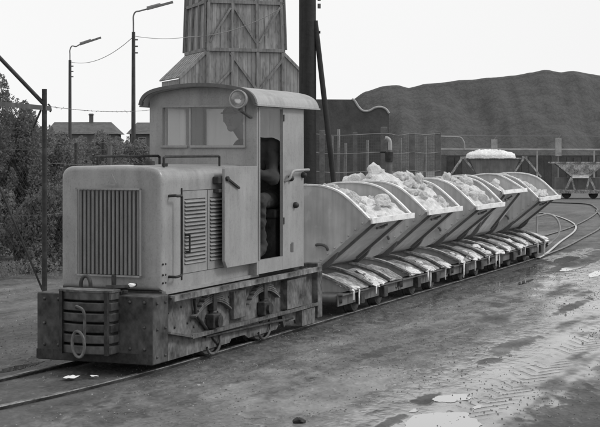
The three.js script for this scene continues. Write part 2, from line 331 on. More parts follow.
rail([[-1.9, 6.6], [-0.95, 4.6], [-0.30, 3.2], [0.20, 1.6], [0.315, 0.76], [0.385, -0.2], [0.40, -1.5], [0.40, -6], [0.40, -12], [0.30, -14.8], [0.02, -18], [-0.33, -21.5], [-1.0, -25.5], [-2.2, -31]], 'near rail under the right wheels of the locomotive');
rail([[-2.55, 5.9], [-1.62, 4.2], [-0.98, 2.8], [-0.52, 1.3], [-0.43, 0.55], [-0.39, -0.4], [-0.38, -1.5], [-0.38, -6], [-0.38, -12], [-0.47, -14.6], [-0.74, -17.4], [-0.98, -21.8], [-1.9, -29.5], [-2.6, -33], [-3.6, -36], [-4.9, -36.6]], 'far rail under the left wheels of the locomotive');
rail([[0.43, -12.6], [0.35, -13.4], [-0.1, -16.6], [-0.6, -20.3], [-1.1, -22.8], [-2.0, -25.8], [-3.0, -28.3], [-4.0, -29.7], [-6, -31.5]], 'curved branch rail swinging left behind the last wagon', M.railPolished);

// ================================================================ LOCOMOTIVE
const loco = thing('diesel_locomotive', 'small narrow gauge diesel locomotive with barred radiator grille and open cab', 'locomotive', toWorld(0, 0, 0), -TH);
{
  const L = loco;
  // ---- front beam with the sprung coupler pack
  const fb = mesh('front_beam', box(-0.489, 0.489, 0.084, 0.585, -0.25, 0, 0.012), M.beam, L);
  mesh('wear_strip', box(-0.4885, 0.4885, 0.09, 0.165, 0.001, 0.007, 0.002), M.dark, fb);
  const riv = []; for (const sx of [-1, 1]) for (const [x, y] of [[0.42, 0.54], [0.42, 0.36], [0.30, 0.54], [0.30, 0.2], [0.42, 0.2]]) riv.push(new THREE.SphereGeometry(0.013, 8, 6).translate(sx * x, y, 0.004));
  for (const z of [-0.06, -0.19]) for (const y of [0.14, 0.34, 0.53]) riv.push(new THREE.SphereGeometry(0.012, 8, 6).translate(0.491, y, z));
  mesh('rivets', riv, M.beam, fb).userData.kind = 'stuff';
  const pack = mesh('coupler_box', [box(-0.2, -0.175, 0.16, 0.62, 0.002, 0.16), box(0.175, 0.2, 0.16, 0.62, 0.002, 0.16), box(-0.175, 0.175, 0.16, 0.6, 0.002, 0.07)], M.dark, L);
  const plateShape = (k) => { const s = new THREE.Shape(); s.moveTo(-0.215, 0); s.lineTo(0.215, 0); s.lineTo(0.215, 0.12); s.quadraticCurveTo(0.0, 0.215 + 0.01 * k, -0.215, 0.12); s.closePath(); return s; };
  for (let k = 0; k < 6; k++) { const y = 0.165 + k * 0.0785; mesh('coupler_plate', plate(plateShape(k % 2), 0, 0.061, 0.008).rotateX(-Math.PI / 2).applyMatrix4(new THREE.Matrix4().makeScale(1, 1, -1)).translate(0, y, 0.004), M.beam, L); }
  mesh('coupler_cap', plate(plateShape(1), 0, 0.02, 0.004).rotateX(-Math.PI / 2).applyMatrix4(new THREE.Matrix4().makeScale(1.04, 1, -1.03)).translate(0, 0.612, 0.003), M.frame, L);
  // drawhook and link
  mesh('draw_hook', tube([V(-0.06, 0.505, 0.16), V(-0.02, 0.515, 0.21), V(0.03, 0.50, 0.225), V(0.05, 0.46, 0.225), V(0.05, 0.36, 0.22), V(0.045, 0.25, 0.22)], 0.011, 30), M.frame, L);
  const ring = []; for (let i = 0; i < 20; i++) { const a = i / 20 * Math.PI * 2; ring.push(V(0.0 + Math.cos(a) * 0.05, 0.245 + Math.sin(a) * 0.095, 0.225 + Math.sin(a) * 0.01)); }
  mesh('coupling_link', tube(ring, 0.012, 40, 8, true), M.frame, L);
  mesh('lifting_eye', tube([V(-0.145, 0.58, -0.06), V(-0.145, 0.66, -0.06), V(-0.13, 0.70, -0.06), V(-0.105, 0.715, -0.06), V(-0.08, 0.70, -0.06), V(-0.065, 0.66, -0.06), V(-0.065, 0.58, -0.06)], 0.015, 30), M.beam, L);
  mesh('coupling_pin', [rod(V(0.07, 0.60, -0.08), V(0.30, 0.66, -0.10), 0.014), rod(V(0.10, 0.60, -0.12), V(0.10, 0.72, -0.12), 0.018), box(0.06, 0.2, 0.586, 0.612, -0.16, -0.05, 0.006)], M.dark, L);
  mesh('pin_lever', bar(V(0.08, 0.64, -0.05), V(0.29, 0.655, -0.02), 0.03, 0.022), M.beam, L);
  mesh('lever_cap', lump(0.028, 77, 1).translate(0.30, 0.66, -0.03), M.rim, L);
  // ---- hood
  const ho = new THREE.Shape(), hw = 0.432, y0 = 0.60, y1 = 1.53, r = 0.105;
  ho.moveTo(-hw, y0); ho.lineTo(hw, y0); ho.lineTo(hw, y1 - r - 0.02); ho.bezierCurveTo(hw, y1 - 0.03, hw - 0.05, y1 - 0.006, hw - r - 0.05, y1 - 0.002); ho.quadraticCurveTo(0, y1 + 0.006, -hw + r, y1 - 0.002); ho.bezierCurveTo(-hw + 0.045, y1 - 0.004, -hw, y1 - 0.03, -hw, y1 - r); ho.closePath();
  const hoodGeo = new THREE.ExtrudeGeometry(ho, { depth: 1.55, bevelEnabled: true, bevelThickness: 0.035, bevelSize: 0.035, bevelOffset: -0.035, bevelSegments: 5, curveSegments: 16 }).translate(0, 0, -1.835);
  const ev = new Evaluator(); ev.attributes = ['position', 'normal']; ev.useGroups = false;
  const cut = (a, b) => { const A = new Brush(bare(a)), Bb = new Brush(bare(b)); A.updateMatrixWorld(); Bb.updateMatrixWorld(); return ev.evaluate(A, Bb, SUBTRACTION).geometry; };
  let hg = cut(hoodGeo, box(-0.268, 0.262, 0.712, 1.352, -0.30, -0.1, 0.02));
  hg = cut(hg, box(0.418, 0.5, 0.70, 1.34, -1.56, -0.575));
  mesh('hood', hg, M.paint, L);
  mesh('grille_back', box(-0.266, 0.26, 0.714, 1.35, -0.30, -0.292), M.black, L);
  for (let k = 0; k < 15; k++) { const x = -0.2485 + k * 0.0351; mesh('grille_bar', box(x - 0.011, x + 0.011, 0.713, 1.351, -0.268, -0.226, 0.006), M.grille, L); }
  const gf = []; for (const [a, b, c, d] of [[-0.282, 0.276, 1.352, 1.364], [-0.282, 0.276, 0.700, 0.712], [-0.282, -0.270, 0.700, 1.364], [0.264, 0.276, 0.700, 1.364]]) gf.push(box(a, b, c, d, -0.225, -0.212));
  mesh('grille_frame', gf, M.paint, L);
  mesh('emblem', [bar(V(0.0, 1.40, -0.214), V(0.03, 1.47, -0.214), 0.003, 0.004, V(0, 0, 1)), bar(V(0.03, 1.47, -0.214), V(0.07, 1.40, -0.214), 0.003, 0.004, V(0, 0, 1)), box(-0.07, 0.06, 1.385, 1.392, -0.216, -0.212)], M.paint, L);
  mesh('filler_cap', [new THREE.CylinderGeometry(0.045, 0.05, 0.03, 20).translate(0.06, 1.548, -0.75), new THREE.CylinderGeometry(0.02, 0.03, 0.018, 14).translate(0.06, 1.572, -0.75)], M.dark, L);
  mesh('handrail', poly([V(-0.38, 1.52, -0.72), V(-0.38, 1.595, -0.72), V(-0.38, 1.6, -0.75), V(-0.38, 1.6, -1.75), V(-0.38, 1.59, -1.78), V(-0.38, 1.52, -1.78)], 0.011), M.dark, L);
  mesh('handrail', poly([V(0.35, 1.52, -0.44), V(0.35, 1.59, -0.44), V(0.35, 1.6, -0.47), V(0.35, 1.6, -1.40), V(0.35, 1.595, -1.43), V(0.35, 1.52, -1.43)], 0.010), M.dark, L);
  mesh('bonnet_catch', box(0.02, 0.10, 1.53, 1.55, -0.62, -0.57, 0.005), M.dark, L); mesh('bonnet_catch', box(0.30, 0.33, 1.525, 1.55, -0.55, -0.5, 0.004), M.dark, L);
  // side doors with louvres in the recess cut above
  for (const [za, zb, handle] of [[-0.585, -1.02, true], [-1.035, -1.55, false]]) {
    const door = mesh('engine_door', sidePlate((() => { const s = shape([[zb, 0.705], [za, 0.705], [za, 1.335], [zb, 1.335]]); s.holes.push(rectPath(zb + 0.035, za - 0.03, 0.77, 1.275)); return s; })(), 0.421, 0.436), M.paint, L);
    mesh('louvre_back', box(0.419, 0.4205, 0.76, 1.29, zb + 0.02, za - 0.02), M.paint, door);
    for (let k = 0; k < 17; k++) { const y = 0.783 + k * 0.0295; const g = new THREE.BoxGeometry(0.004, 0.036, za - zb - 0.066).rotateZ(0.85).translate(0.4335, y + 0.004, (za + zb) / 2 - 0.0025); mesh('louvre', g, M.paint, door); }
    if (handle) mesh('door_handle', poly([V(0.434, 1.00, za - 0.045), V(0.475, 1.00, za - 0.045), V(0.475, 0.87, za - 0.045), V(0.434, 0.87, za - 0.045)], 0.008), M.dark, door);
  }
  mesh('door_edge', box(0.432, 0.440, 0.66, 1.36, -0.578, -0.566), M.dark, L);
  mesh('grab_handle', poly([V(0.428, 1.305, -0.36), V(0.49, 1.31, -0.36), V(0.495, 1.305, -0.38), V(0.495, 1.305, -0.44), V(0.495, 1.295, -0.455), V(0.495, 0.715, -0.455), V(0.495, 0.705, -0.44), V(0.495, 0.70, -0.38), V(0.49, 0.70, -0.36), V(0.428, 0.70, -0.36)], 0.0105), M.dark, L);
  for (const z of [-0.27, -0.31]) for (const y of [0.66, 0.72, 0.8]) mesh('screw', new THREE.SphereGeometry(0.008, 8, 6).translate(0.432, y, z), M.dark, L);
  // ---- plate standing out beside the hood
  const sp = mesh('side_plate', sidePlate(shape([[-1.835, 0.705], [-1.835, 1.515], [-1.195, 1.515], [-1.185, 1.50], [-1.185, 0.76], [-1.23, 0.705]]), 0.487, 0.513, 0.004), M.paint, L);
  mesh('plate_lever', [bar(V(0.525, 1.43, -1.19), V(0.525, 1.34, -1.44), 0.012, 0.016), rod(V(0.5, 1.42, -1.22), V(0.53, 1.42, -1.22), 0.02), box(0.435, 0.487, 1.31, 1.34, -1.24, -1.13, 0.006), box(0.435, 0.487, 1.38, 1.44, -1.24, -1.12, 0.01)], M.dark, sp);
  for (const z of [-1.3, -1.7]) mesh('bracket', box(0.43, 0.49, 0.9, 0.96, z - 0.02, z + 0.02), M.under, sp);
  // ---- cab
  const roofProf = []; { const c = new THREE.CatmullRomCurve3([V(-0.545, 2.028, 0), V(-0.532, 2.07, 0), V(-0.50, 2.115, 0), V(-0.43, 2.155, 0), V(-0.25, 2.19, 0), V(0, 2.207, 0), V(0.25, 2.19, 0), V(0.43, 2.155, 0), V(0.50, 2.115, 0), V(0.532, 2.07, 0), V(0.545, 2.028, 0)]); for (let i = 0; i <= 48; i++) { const p = c.getPoint(i / 48); roofProf.push([p.x, p.y]); } }
  const roof = mesh('cab_roof', ribbon(roofProf, -3.18, -1.735, 0.02), M.paintRoof, L);
  mesh('roof_rim', ribbon(roofProf.map(([x, y]) => [x * 1.012, y + 0.01]), -1.75, -1.715, 0.03), M.paintDark, roof);
  for (const s of [-1, 1]) mesh('gutter', box(s * 0.545, s * 0.556, 2.018, 2.032, -3.18, -1.74), M.edge, roof);
  const wallTop = roofProf.filter(([x]) => Math.abs(x) < 0.5).map(([x, y]) => [x, y - 0.022]);
  const endWall = (z0, z1, holes) => { const s = shape([[-0.505, 0.6], [0.505, 0.6], [0.505, 2.09], ...wallTop.slice().reverse(), [-0.505, 2.09]]); holes.forEach(h => s.holes.push(rectPath(...h))); return plate(s, z0, z1); };
  const fw = mesh('front_wall', endWall(-1.868, -1.838, [[-0.375, 0.385, 1.69, 2.015]]), M.paint, L);
  mesh('window_sill', [box(-0.395, -0.135, 1.668, 1.689, -1.838, -1.815, 0.004), box(-0.11, 0.405, 1.668, 1.689, -1.838, -1.815, 0.004)], M.paint, fw);
  mesh('window_frame', [box(-0.39, 0.4, 2.0152, 2.032, -1.838, -1.826), box(-0.39, -0.3752, 1.69, 2.0152, -1.838, -1.826), box(0.3852, 0.4, 1.69, 2.0152, -1.838, -1.826), box(-0.13, -0.115, 1.69, 2.015, -1.86, -1.845)], M.paint, fw);
  mesh('window_pane', box(-0.374, -0.13, 1.691, 2.014, -1.855, -1.8505), M.glass, fw);
  mesh('window_pane', box(-0.115, 0.384, 1.691, 2.014, -1.855, -1.8505), M.glass, fw);
  const rw = mesh('rear_wall', endWall(-2.895, -2.868, [[-0.46, -0.03, 1.60, 2.03], [0.03, 0.46, 1.60, 2.03]]), M.paint, L);
  mesh('window_pane', box(-0.459, -0.031, 1.601, 2.029, -2.884, -2.879), M.dustyGlass, rw);
  mesh('window_pane', box(0.031, 0.459, 1.601, 2.029, -2.884, -2.879), M.dustyGlass, rw);
  const rs = mesh('side_wall', box(0.48, 0.508, 0.605, 2.06, -2.868, -2.40), M.paint, L); rs.userData.label = 'right rear cab panel with grab handle and black knobs';
  mesh('door_sill', box(0.481, 0.507, 0.605, 0.722, -2.40, -1.868), M.paint, L);
  mesh('gearbox_cover', box(-0.19, 0.03, 0.66, 1.10, -2.79, -2.03, 0.02), M.paint, L);
  mesh('door_header', box(0.482, 0.506, 2.005, 2.06, -2.40, -1.868), M.paint, L);
  mesh('door_post', box(0.478, 0.514, 0.722, 2.005, -1.89, -1.868), M.paint, L);
  const ls = mesh('side_wall', [box(-0.508, -0.48, 0.605, 1.62, -2.868, -1.868), box(-0.508, -0.48, 1.62, 2.06, -2.868, -2.52), box(-0.508, -0.48, 2.02, 2.06, -2.52, -1.868), box(-0.506, -0.482, 1.62, 2.02, -2.14, -2.115)], M.paint, L);
  mesh('window_pane', box(-0.497, -0.492, 1.62, 2.02, -2.115, -1.868), M.dustyGlass, ls);
  mesh('window_pane', box(-0.497, -0.492, 1.62, 2.02, -2.52, -2.14), M.dustyGlass, ls);
  mesh('cab_floor', box(-0.479, 0.479, 0.62, 0.66, -2.867, -1.869), M.under, L);
  mesh('control_desk', [box(-0.44, 0.44, 0.66, 1.35, -2.02, -1.872), box(-0.40, 0.0, 1.35, 1.48, -1.98, -1.88, 0.02)], M.paint, L);
  mesh('hand_wheel', new THREE.TorusGeometry(0.13, 0.012, 8, 30).rotateX(1.2).translate(0.02, 1.47, -2.10), M.black, L);
  mesh('control_lever', [rod(V(0.25, 1.34, -1.98), V(0.27, 1.52, -2.10), 0.01), new THREE.SphereGeometry(0.022, 10, 8).translate(0.27, 1.53, -2.10)], M.black, L);
  mesh('driver_seat', [box(-0.02, 0.44, 1.05, 1.13, -2.83, -2.40, 0.02), box(-0.02, 0.44, 1.13, 1.30, -2.866, -2.835, 0.01), box(0.0, 0.42, 0.66, 1.05, -2.78, -2.44)], M.dark, L);
  mesh('side_bench', box(-0.478, -0.2, 0.66, 1.12, -2.80, -2.2), M.paint, L);
  // grab handle, knobs and plate on the rear side panel
  mesh('grab_rail', tube([V(0.508, 1.375, -2.44), V(0.55, 1.40, -2.45), V(0.56, 1.45, -2.48), V(0.56, 1.468, -2.56), V(0.56, 1.472, -2.84), V(0.55, 1.47, -2.90), V(0.505, 1.465, -2.93)], 0.0125, 40), M.edge, L);
  for (const [y, z] of [[1.40, -2.545], [1.425, -2.85], [1.16, -2.66]]) mesh('rubber_knob', new THREE.SphereGeometry(0.028, 14, 10).scale(1.1, 1, 1.15).translate(0.522, y, z), M.black, L);
  mesh('number_plate', [box(0.508, 0.511, 0.745, 0.83, -2.635, -2.595), box(0.508, 0.5115, 0.75, 0.82, -2.58, -2.57)], M.paintDark, L);
  mesh('hinge', [rod(V(0.512, 1.9, -2.41), V(0.512, 1.96, -2.41), 0.008), rod(V(0.512, 1.0, -2.41), V(0.512, 1.06, -2.41), 0.008)], M.paintDark, L);
  // headlight
  const hl = mesh('headlight', [new THREE.LatheGeometry([[0.0, -0.075], [0.03, -0.072], [0.055, -0.058], [0.070, -0.03], [0.076, 0.0], [0.076, 0.022], [0.070, 0.022]].map(p => new THREE.Vector2(...p)), 28).rotateX(Math.PI / 2).translate(0.415, 2.072, -1.675), new THREE.TorusGeometry(0.073, 0.007, 8, 32).translate(0.415, 2.072, -1.652)], M.paint, L);
  mesh('reflector', new THREE.LatheGeometry([[0.004, -0.055], [0.03, -0.048], [0.052, -0.03], [0.068, 0]].map(p => new THREE.Vector2(...p)), 24).rotateX(Math.PI / 2).translate(0.415, 2.072, -1.655), M.chrome, hl);
  mesh('lens', new THREE.SphereGeometry(0.085, 24, 10, 0, Math.PI * 2, 0, 0.93).rotateX(Math.PI / 2).translate(0.415, 2.072, -1.652 - 0.051), M.lens, hl);
  mesh('lamp_bracket', [bar(V(0.415, 1.98, -1.70), V(0.45, 1.92, -1.835), 0.03, 0.012), rod(V(0.415, 1.97, -1.70), V(0.415, 2.0, -1.70), 0.018)], M.paintDark, hl);
  // ---- running boards, frame, wheels
  for (const s of [1, -1]) {
    const X = (a, b) => [Math.min(s * a, s * b), Math.max(s * a, s * b)];
    const rb = mesh('running_board', [box(...X(0.500, 0.535), 0.552, 0.57, -3.27, -0.26), box(...X(0.525, 0.535), 0.528, 0.552, -3.27, -0.26)], M.boardEdge, L);
    mesh('base_flange', box(...X(0.40, 0.455), 0.575, 0.60, -2.0, -0.27), M.paint, rb);
    for (let k = 0; k < 10; k++) { const z = -0.36 - k * 0.31; mesh('rung', box(...X(0.415, 0.505), 0.548, 0.562, z - (k % 3 === 1 ? 0.12 : 0.035), z + 0.035), M.frame, rb); }
    const fs = shape([[-0.25, 0.075], [-1.42, 0.08], [-1.46, 0.11], [-1.72, 0.11], [-1.80, 0.075], [-2.40, 0.08], [-2.46, 0.12], [-2.84, 0.12], [-2.86, 0.08], [-3.26, 0.08], [-3.26, 0.56], [-0.25, 0.56]]);
    const fm = mesh('frame_plate', sidePlate(fs, ...X(0.425, 0.445)), M.frame, L);
    // lower flange, bent up where it meets the beam
    const fl = [bar(V(s * 0.475, 0.295, -0.25), V(s * 0.475, 0.225, -0.62), 0.06, 0.016), bar(V(s * 0.475, 0.225, -0.62), V(s * 0.475, 0.222, -3.27), 0.06, 0.016), box(...X(0.497, 0.506), 0.208, 0.238, -3.27, -0.62)];
    mesh('lower_flange', fl, M.frame, fm);
    mesh('sand_pipe', poly([V(s * 0.47, 0.5, -0.72), V(s * 0.47, 0.38, -0.75), V(s * 0.46, 0.25, -0.95), V(s * 0.44, 0.08, -1.22)], 0.014), M.under, fm);
    for (const z of [-1.04, -2.05]) {
      const sg = []; for (let k = 0; k < 5; k++) { const l = 0.33 - k * 0.05, y = 0.40 + k * 0.016; const pts = []; for (let i = 0; i <= 10; i++) { const t = i / 10 * 2 - 1; pts.push([z + t * l, y + 0.05 - 0.09 * t * t * (l / 0.33) ** 2]); } const up = pts.map(p => [p[0], p[1] + 0.012]); sg.push(sidePlate(shape(pts.concat(up.reverse())), ...X(0.446, 0.49))); }
      mesh('leaf_spring', sg, M.frame, fm);
      mesh('spring_buckle', [box(...X(0.446, 0.50), 0.38, 0.54, z - 0.035, z + 0.035, 0.006), rod(V(s * 0.46, 0.30, z), V(s * 0.46, 0.40, z), 0.02)], M.dark, fm);
      mesh('axle_box', [box(...X(0.446, 0.52), 0.245, 0.36, z - 0.075, z + 0.075, 0.012), new THREE.CylinderGeometry(0.045, 0.05, 0.03, 16).rotateZ(Math.PI / 2).translate(s * 0.53, 0.30, z)], M.under, fm);
      // wheel with flange, spokes hidden by the frame
      const wg = new THREE.LatheGeometry([[0.05, -0.045], [0.16, -0.02], [0.19, -0.045], [0.205, -0.045], [0.208, 0.03], [0.23, 0.034], [0.23, 0.05], [0.18, 0.05], [0.05, 0.03]].map(p => new THREE.Vector2(...p)), 36).rotateZ(s > 0 ? Math.PI / 2 : -Math.PI / 2);
      const wh = mesh('wheel', wg.translate(s * 0.39, 0.232, z), M.under, L);
      mesh('hub', new THREE.CylinderGeometry(0.06, 0.06, 0.05, 16).rotateZ(Math.PI / 2).translate(s * 0.43, 0.232, z), M.dark, wh);
      // brake hanger hook under the frame
      mesh('brake_hook', tube([V(s * 0.455, 0.18, z - 0.18), V(s * 0.47, 0.09, z - 0.14), V(s * 0.475, 0.045, z - 0.05), V(s * 0.475, 0.05, z + 0.05), V(s * 0.47, 0.10, z + 0.10)], 0.011, 24), M.frame, fm);
      mesh('brake_block', box(...X(0.37, 0.44), 0.12, 0.3, z - 0.29, z - 0.24, 0.008), M.under, fm);
    }
    mesh('battery_box', box(...X(0.446, 0.488), 0.27, 0.50, -1.66, -1.42, 0.008), M.frame, fm);
    mesh('brake_rod', [rod(V(s * 0.475, 0.19, -0.9), V(s * 0.475, 0.15, -2.7), 0.012), bar(V(s * 0.47, 0.21, -2.45), V(s * 0.47, 0.10, -2.5), 0.03, 0.05)], M.under, fm);
    mesh('step_plate', [box(...X(0.446, 0.508), 0.245, 0.50, -2.95, -2.50), box(...X(0.446, 0.504), 0.06, 0.20, -3.18, -2.86)], M.frame, fm);
    const bo = []; for (let k = 0; k < 26; k++) bo.push(new THREE.SphereGeometry(0.010, 6, 5).translate(s * 0.447, 0.27 + 0.24 * hash(k, 3, 7), -0.32 - k * 0.108)); mesh('bolts', bo, M.under, fm).userData.kind = 'stuff';
  }
  mesh('axle', [rod(V(-0.4, 0.232, -1.04), V(0.4, 0.232, -1.04), 0.03), rod(V(-0.4, 0.232, -2.05), V(0.4, 0.232, -2.05), 0.03)], M.dark, L);
  mesh('chassis', [box(-0.42, 0.42, 0.40, 0.598, -3.0, -0.26), box(-0.3, 0.3, 0.24, 0.40, -2.9, -0.5)], M.dark, L);
  mesh('rear_beam', box(-0.5, 0.5, 0.09, 0.60, -3.38, -3.262, 0.01), M.frame, L);
  mesh('rear_coupler', [box(-0.15, 0.15, 0.24, 0.40, -3.52, -3.38, 0.02), rod(V(0, 0.32, -3.52), V(0, 0.30, -3.62), 0.03)], M.dark, L);
}

// ---------------------------------------------------------------- the driver
{
  const P = thing('person', 'driver in dark overalls and cap leaning forward inside the locomotive cab', 'person', toWorld(0.24, 1.13, -2.64), -TH);
  const cap = (p, a, b, ra, rb) => { const pa = p.clone().sub(a), ba = b.clone().sub(a), h = Math.min(1, Math.max(0, pa.dot(ba) / ba.lengthSq())); return pa.sub(ba.multiplyScalar(h)).length() - (ra + (rb - ra) * h); };
  const smin = (a, b, k) => { const h = Math.max(k - Math.abs(a - b), 0) / k; return Math.min(a, b) - h * h * k * 0.25; };
  function march(bones, c, half, res, k, col, fold) {
    const mc = new MarchingCubes(res, M.dark, false, false, 120000); mc.isolation = 0;
    const p = V(0, 0, 0), hs = res / 2;
    for (let z = 0; z < res; z++) for (let y = 0; y < res; y++) for (let x = 0; x < res; x++) {
      p.set((x - hs) / hs * half + c.x, (y - hs) / hs * half + c.y, (z - hs) / hs * half + c.z);
      let d = 9; for (const [a, b, ra, rb, kk] of bones) { const q = cap(p, a, b, ra, rb); if (q > 0.3 && d < 0.2) continue; d = d > 5 ? q : smin(d, q, kk ?? k); }
      if (fold && d < 0.05) d += 0.020 * (vnoise(p.x * 13 + p.z * 17, p.y * 26 - p.z * 12 + p.x * 5, 91) - 0.5) + 0.010 * (vnoise(p.x * 40, p.y * 44 + p.z * 36, 93) - 0.5);
      mc.field[x + y * res + z * res * res] = -d;
    }
    mc.update();
    const g = new THREE.BufferGeometry(), n = mc.count, ps = mc.positionArray.slice(0, n * 3), ns = mc.normalArray.slice(0, n * 3);
    for (let i = 0; i < n; i++) { ps[i * 3] = ps[i * 3] * half + c.x; ps[i * 3 + 1] = ps[i * 3 + 1] * half + c.y; ps[i * 3 + 2] = ps[i * 3 + 2] * half + c.z; const l = Math.hypot(ns[i * 3], ns[i * 3 + 1], ns[i * 3 + 2]) || 1; ns[i * 3] /= l; ns[i * 3 + 1] /= l; ns[i * 3 + 2] /= l; }
    g.setAttribute('position', new THREE.BufferAttribute(ps, 3)); g.setAttribute('normal', new THREE.BufferAttribute(ns, 3));
    const cc = new Float32Array(n * 3); for (let i = 0; i < n; i++) { const v = col(ps[i * 3], ps[i * 3 + 1], ps[i * 3 + 2]); cc[i * 3] = cc[i * 3 + 1] = cc[i * 3 + 2] = v; }
    g.setAttribute('color', new THREE.BufferAttribute(cc, 3)); return g;
  }
  // joints: seat at the origin, +z is forward (towards the camera)
  const hip = V(0, 0.10, -0.02), chest = V(-0.03, 0.42, 0.10), neck = V(-0.06, 0.62, 0.30), hc = V(-0.09, 0.80, 0.49);
  const bones = [[hip, V(-0.01, 0.24, 0.0), 0.16, 0.165], [V(-0.01, 0.24, 0.0), V(-0.03, 0.44, 0.06), 0.165, 0.155], [V(-0.15, 0.53, 0.13), V(0.11, 0.53, 0.13), 0.095, 0.095], [chest, V(-0.04, 0.54, 0.18), 0.14, 0.09], [V(-0.04, 0.54, 0.18), V(-0.08, 0.70, 0.40), 0.058, 0.05]];
  for (const s of [-1, 1]) {
    const sh = V(-0.02 + s * 0.16, 0.52, 0.16), el = V(-0.03 + s * 0.21, 0.27, 0.27), wr = V(-0.08 + s * 0.13, 0.35, 0.48);
    bones.push([sh, el, 0.062, 0.048], [el, wr, 0.046, 0.032]);
    const kn = V(s * 0.11, 0.08, 0.40), an = V(s * 0.11, -0.34, 0.36); bones.push([V(s * 0.09, 0.08, 0), kn, 0.09, 0.062], [kn, an, 0.06, 0.042], [an, V(s * 0.11, -0.395, 0.50), 0.045, 0.036]);
  }
  const cloth = 0.035, skin = 0.11;
  const gs = [march(bones, V(0, 0.15, 0.15), 0.72, 96, 0.05, () => cloth, true)];
  // head: skull, jaw, nose, brow, ears
  const hb = [[hc.clone().add(V(0, 0.02, -0.02)), hc.clone().add(V(0, 0.015, 0.02)), 0.092, 0.086], [hc.clone().add(V(0, -0.04, 0.035)), hc.clone().add(V(0, -0.085, 0.055)), 0.062, 0.036], [hc.clone().add(V(0, 0.0, 0.10)), hc.clone().add(V(0, -0.032, 0.122)), 0.010, 0.015, 0.015], [hc.clone().add(V(-0.03, 0.018, 0.095)), hc.clone().add(V(0.03, 0.018, 0.095)), 0.010, 0.010, 0.02], [hc.clone().add(V(-0.02, -0.06, 0.092)), hc.clone().add(V(0.02, -0.06, 0.092)), 0.008, 0.008, 0.012], [V(-0.07, 0.66, 0.36), hc.clone().add(V(0, -0.04, -0.01)), 0.053, 0.05]];
  for (const s of [-1, 1]) hb.push([hc.clone().add(V(s * 0.088, 0.012, -0.005)), hc.clone().add(V(s * 0.09, -0.03, 0)), 0.014, 0.010, 0.01]);
  gs.push(march(hb, hc.clone().add(V(0, -0.02, 0.02)), 0.17, 76, 0.03, () => skin));
  // hands: palm, four fingers, thumb, closed on lever and wheel
  for (const s of [-1, 1]) {
    const w = V(-0.08 + s * 0.13, 0.35, 0.48), o = w.clone(), b = [[w, w.clone().add(V(0, 0.005, 0.07)), 0.026, 0.026]];
    for (let f = 0; f < 4; f++) { const x = (f - 1.5) * 0.019, l = [0.9, 1.05, 1, 0.8][f]; const a = w.clone().add(V(x, 0.012, 0.075)), m = a.clone().add(V(0, 0.006, 0.034 * l)), n = m.clone().add(V(0, -0.022 * l, 0.016)), e = n.clone().add(V(0, -0.014, -0.016)); b.push([a, m, 0.0095, 0.009, 0.006], [m, n, 0.009, 0.0085, 0.004], [n, e, 0.0085, 0.0078, 0.004]); }
    const t0 = w.clone().add(V(-s * 0.026, 0, 0.03)), t1 = t0.clone().add(V(-s * 0.022, -0.01, 0.03)), t2 = t1.clone().add(V(s * 0.008, -0.012, 0.024)); b.push([t0, t1, 0.012, 0.010, 0.012], [t1, t2, 0.010, 0.0085, 0.004]);
    gs.push(march(b, o.add(V(0, 0, 0.06)), 0.105, 60, 0.012, () => skin));
  }
  const g = mergeGeometries(gs), bm = new THREE.MeshStandardMaterial({ color: 0xffffff, vertexColors: true, roughness: 0.85, side: THREE.DoubleSide });
  const body = new THREE.Mesh(g, bm); body.name = 'body'; body.castShadow = body.receiveShadow = true; P.add(body);
  mesh('cap', [new THREE.SphereGeometry(0.103, 22, 12, 0, Math.PI * 2, 0, 1.5).scale(1, 0.72, 1.08).translate(hc.x, hc.y + 0.035, hc.z - 0.012), new THREE.CylinderGeometry(0.085, 0.09, 0.012, 24, 1, false, -1.1, 2.2).scale(1, 1, 1).translate(hc.x, hc.y + 0.038, hc.z + 0.06)], M.dark, P);
  mesh('hair', new THREE.SphereGeometry(0.097, 20, 10, 0, Math.PI * 2, 1.0, 0.9).scale(1, 1, 1).translate(hc.x, hc.y + 0.03, hc.z - 0.022), M.black, P);
  for (const s of [-1, 1]) mesh('eye', new THREE.SphereGeometry(0.009, 10, 8).translate(hc.x + s * 0.03, hc.y, hc.z + 0.094), M.black, P);
}

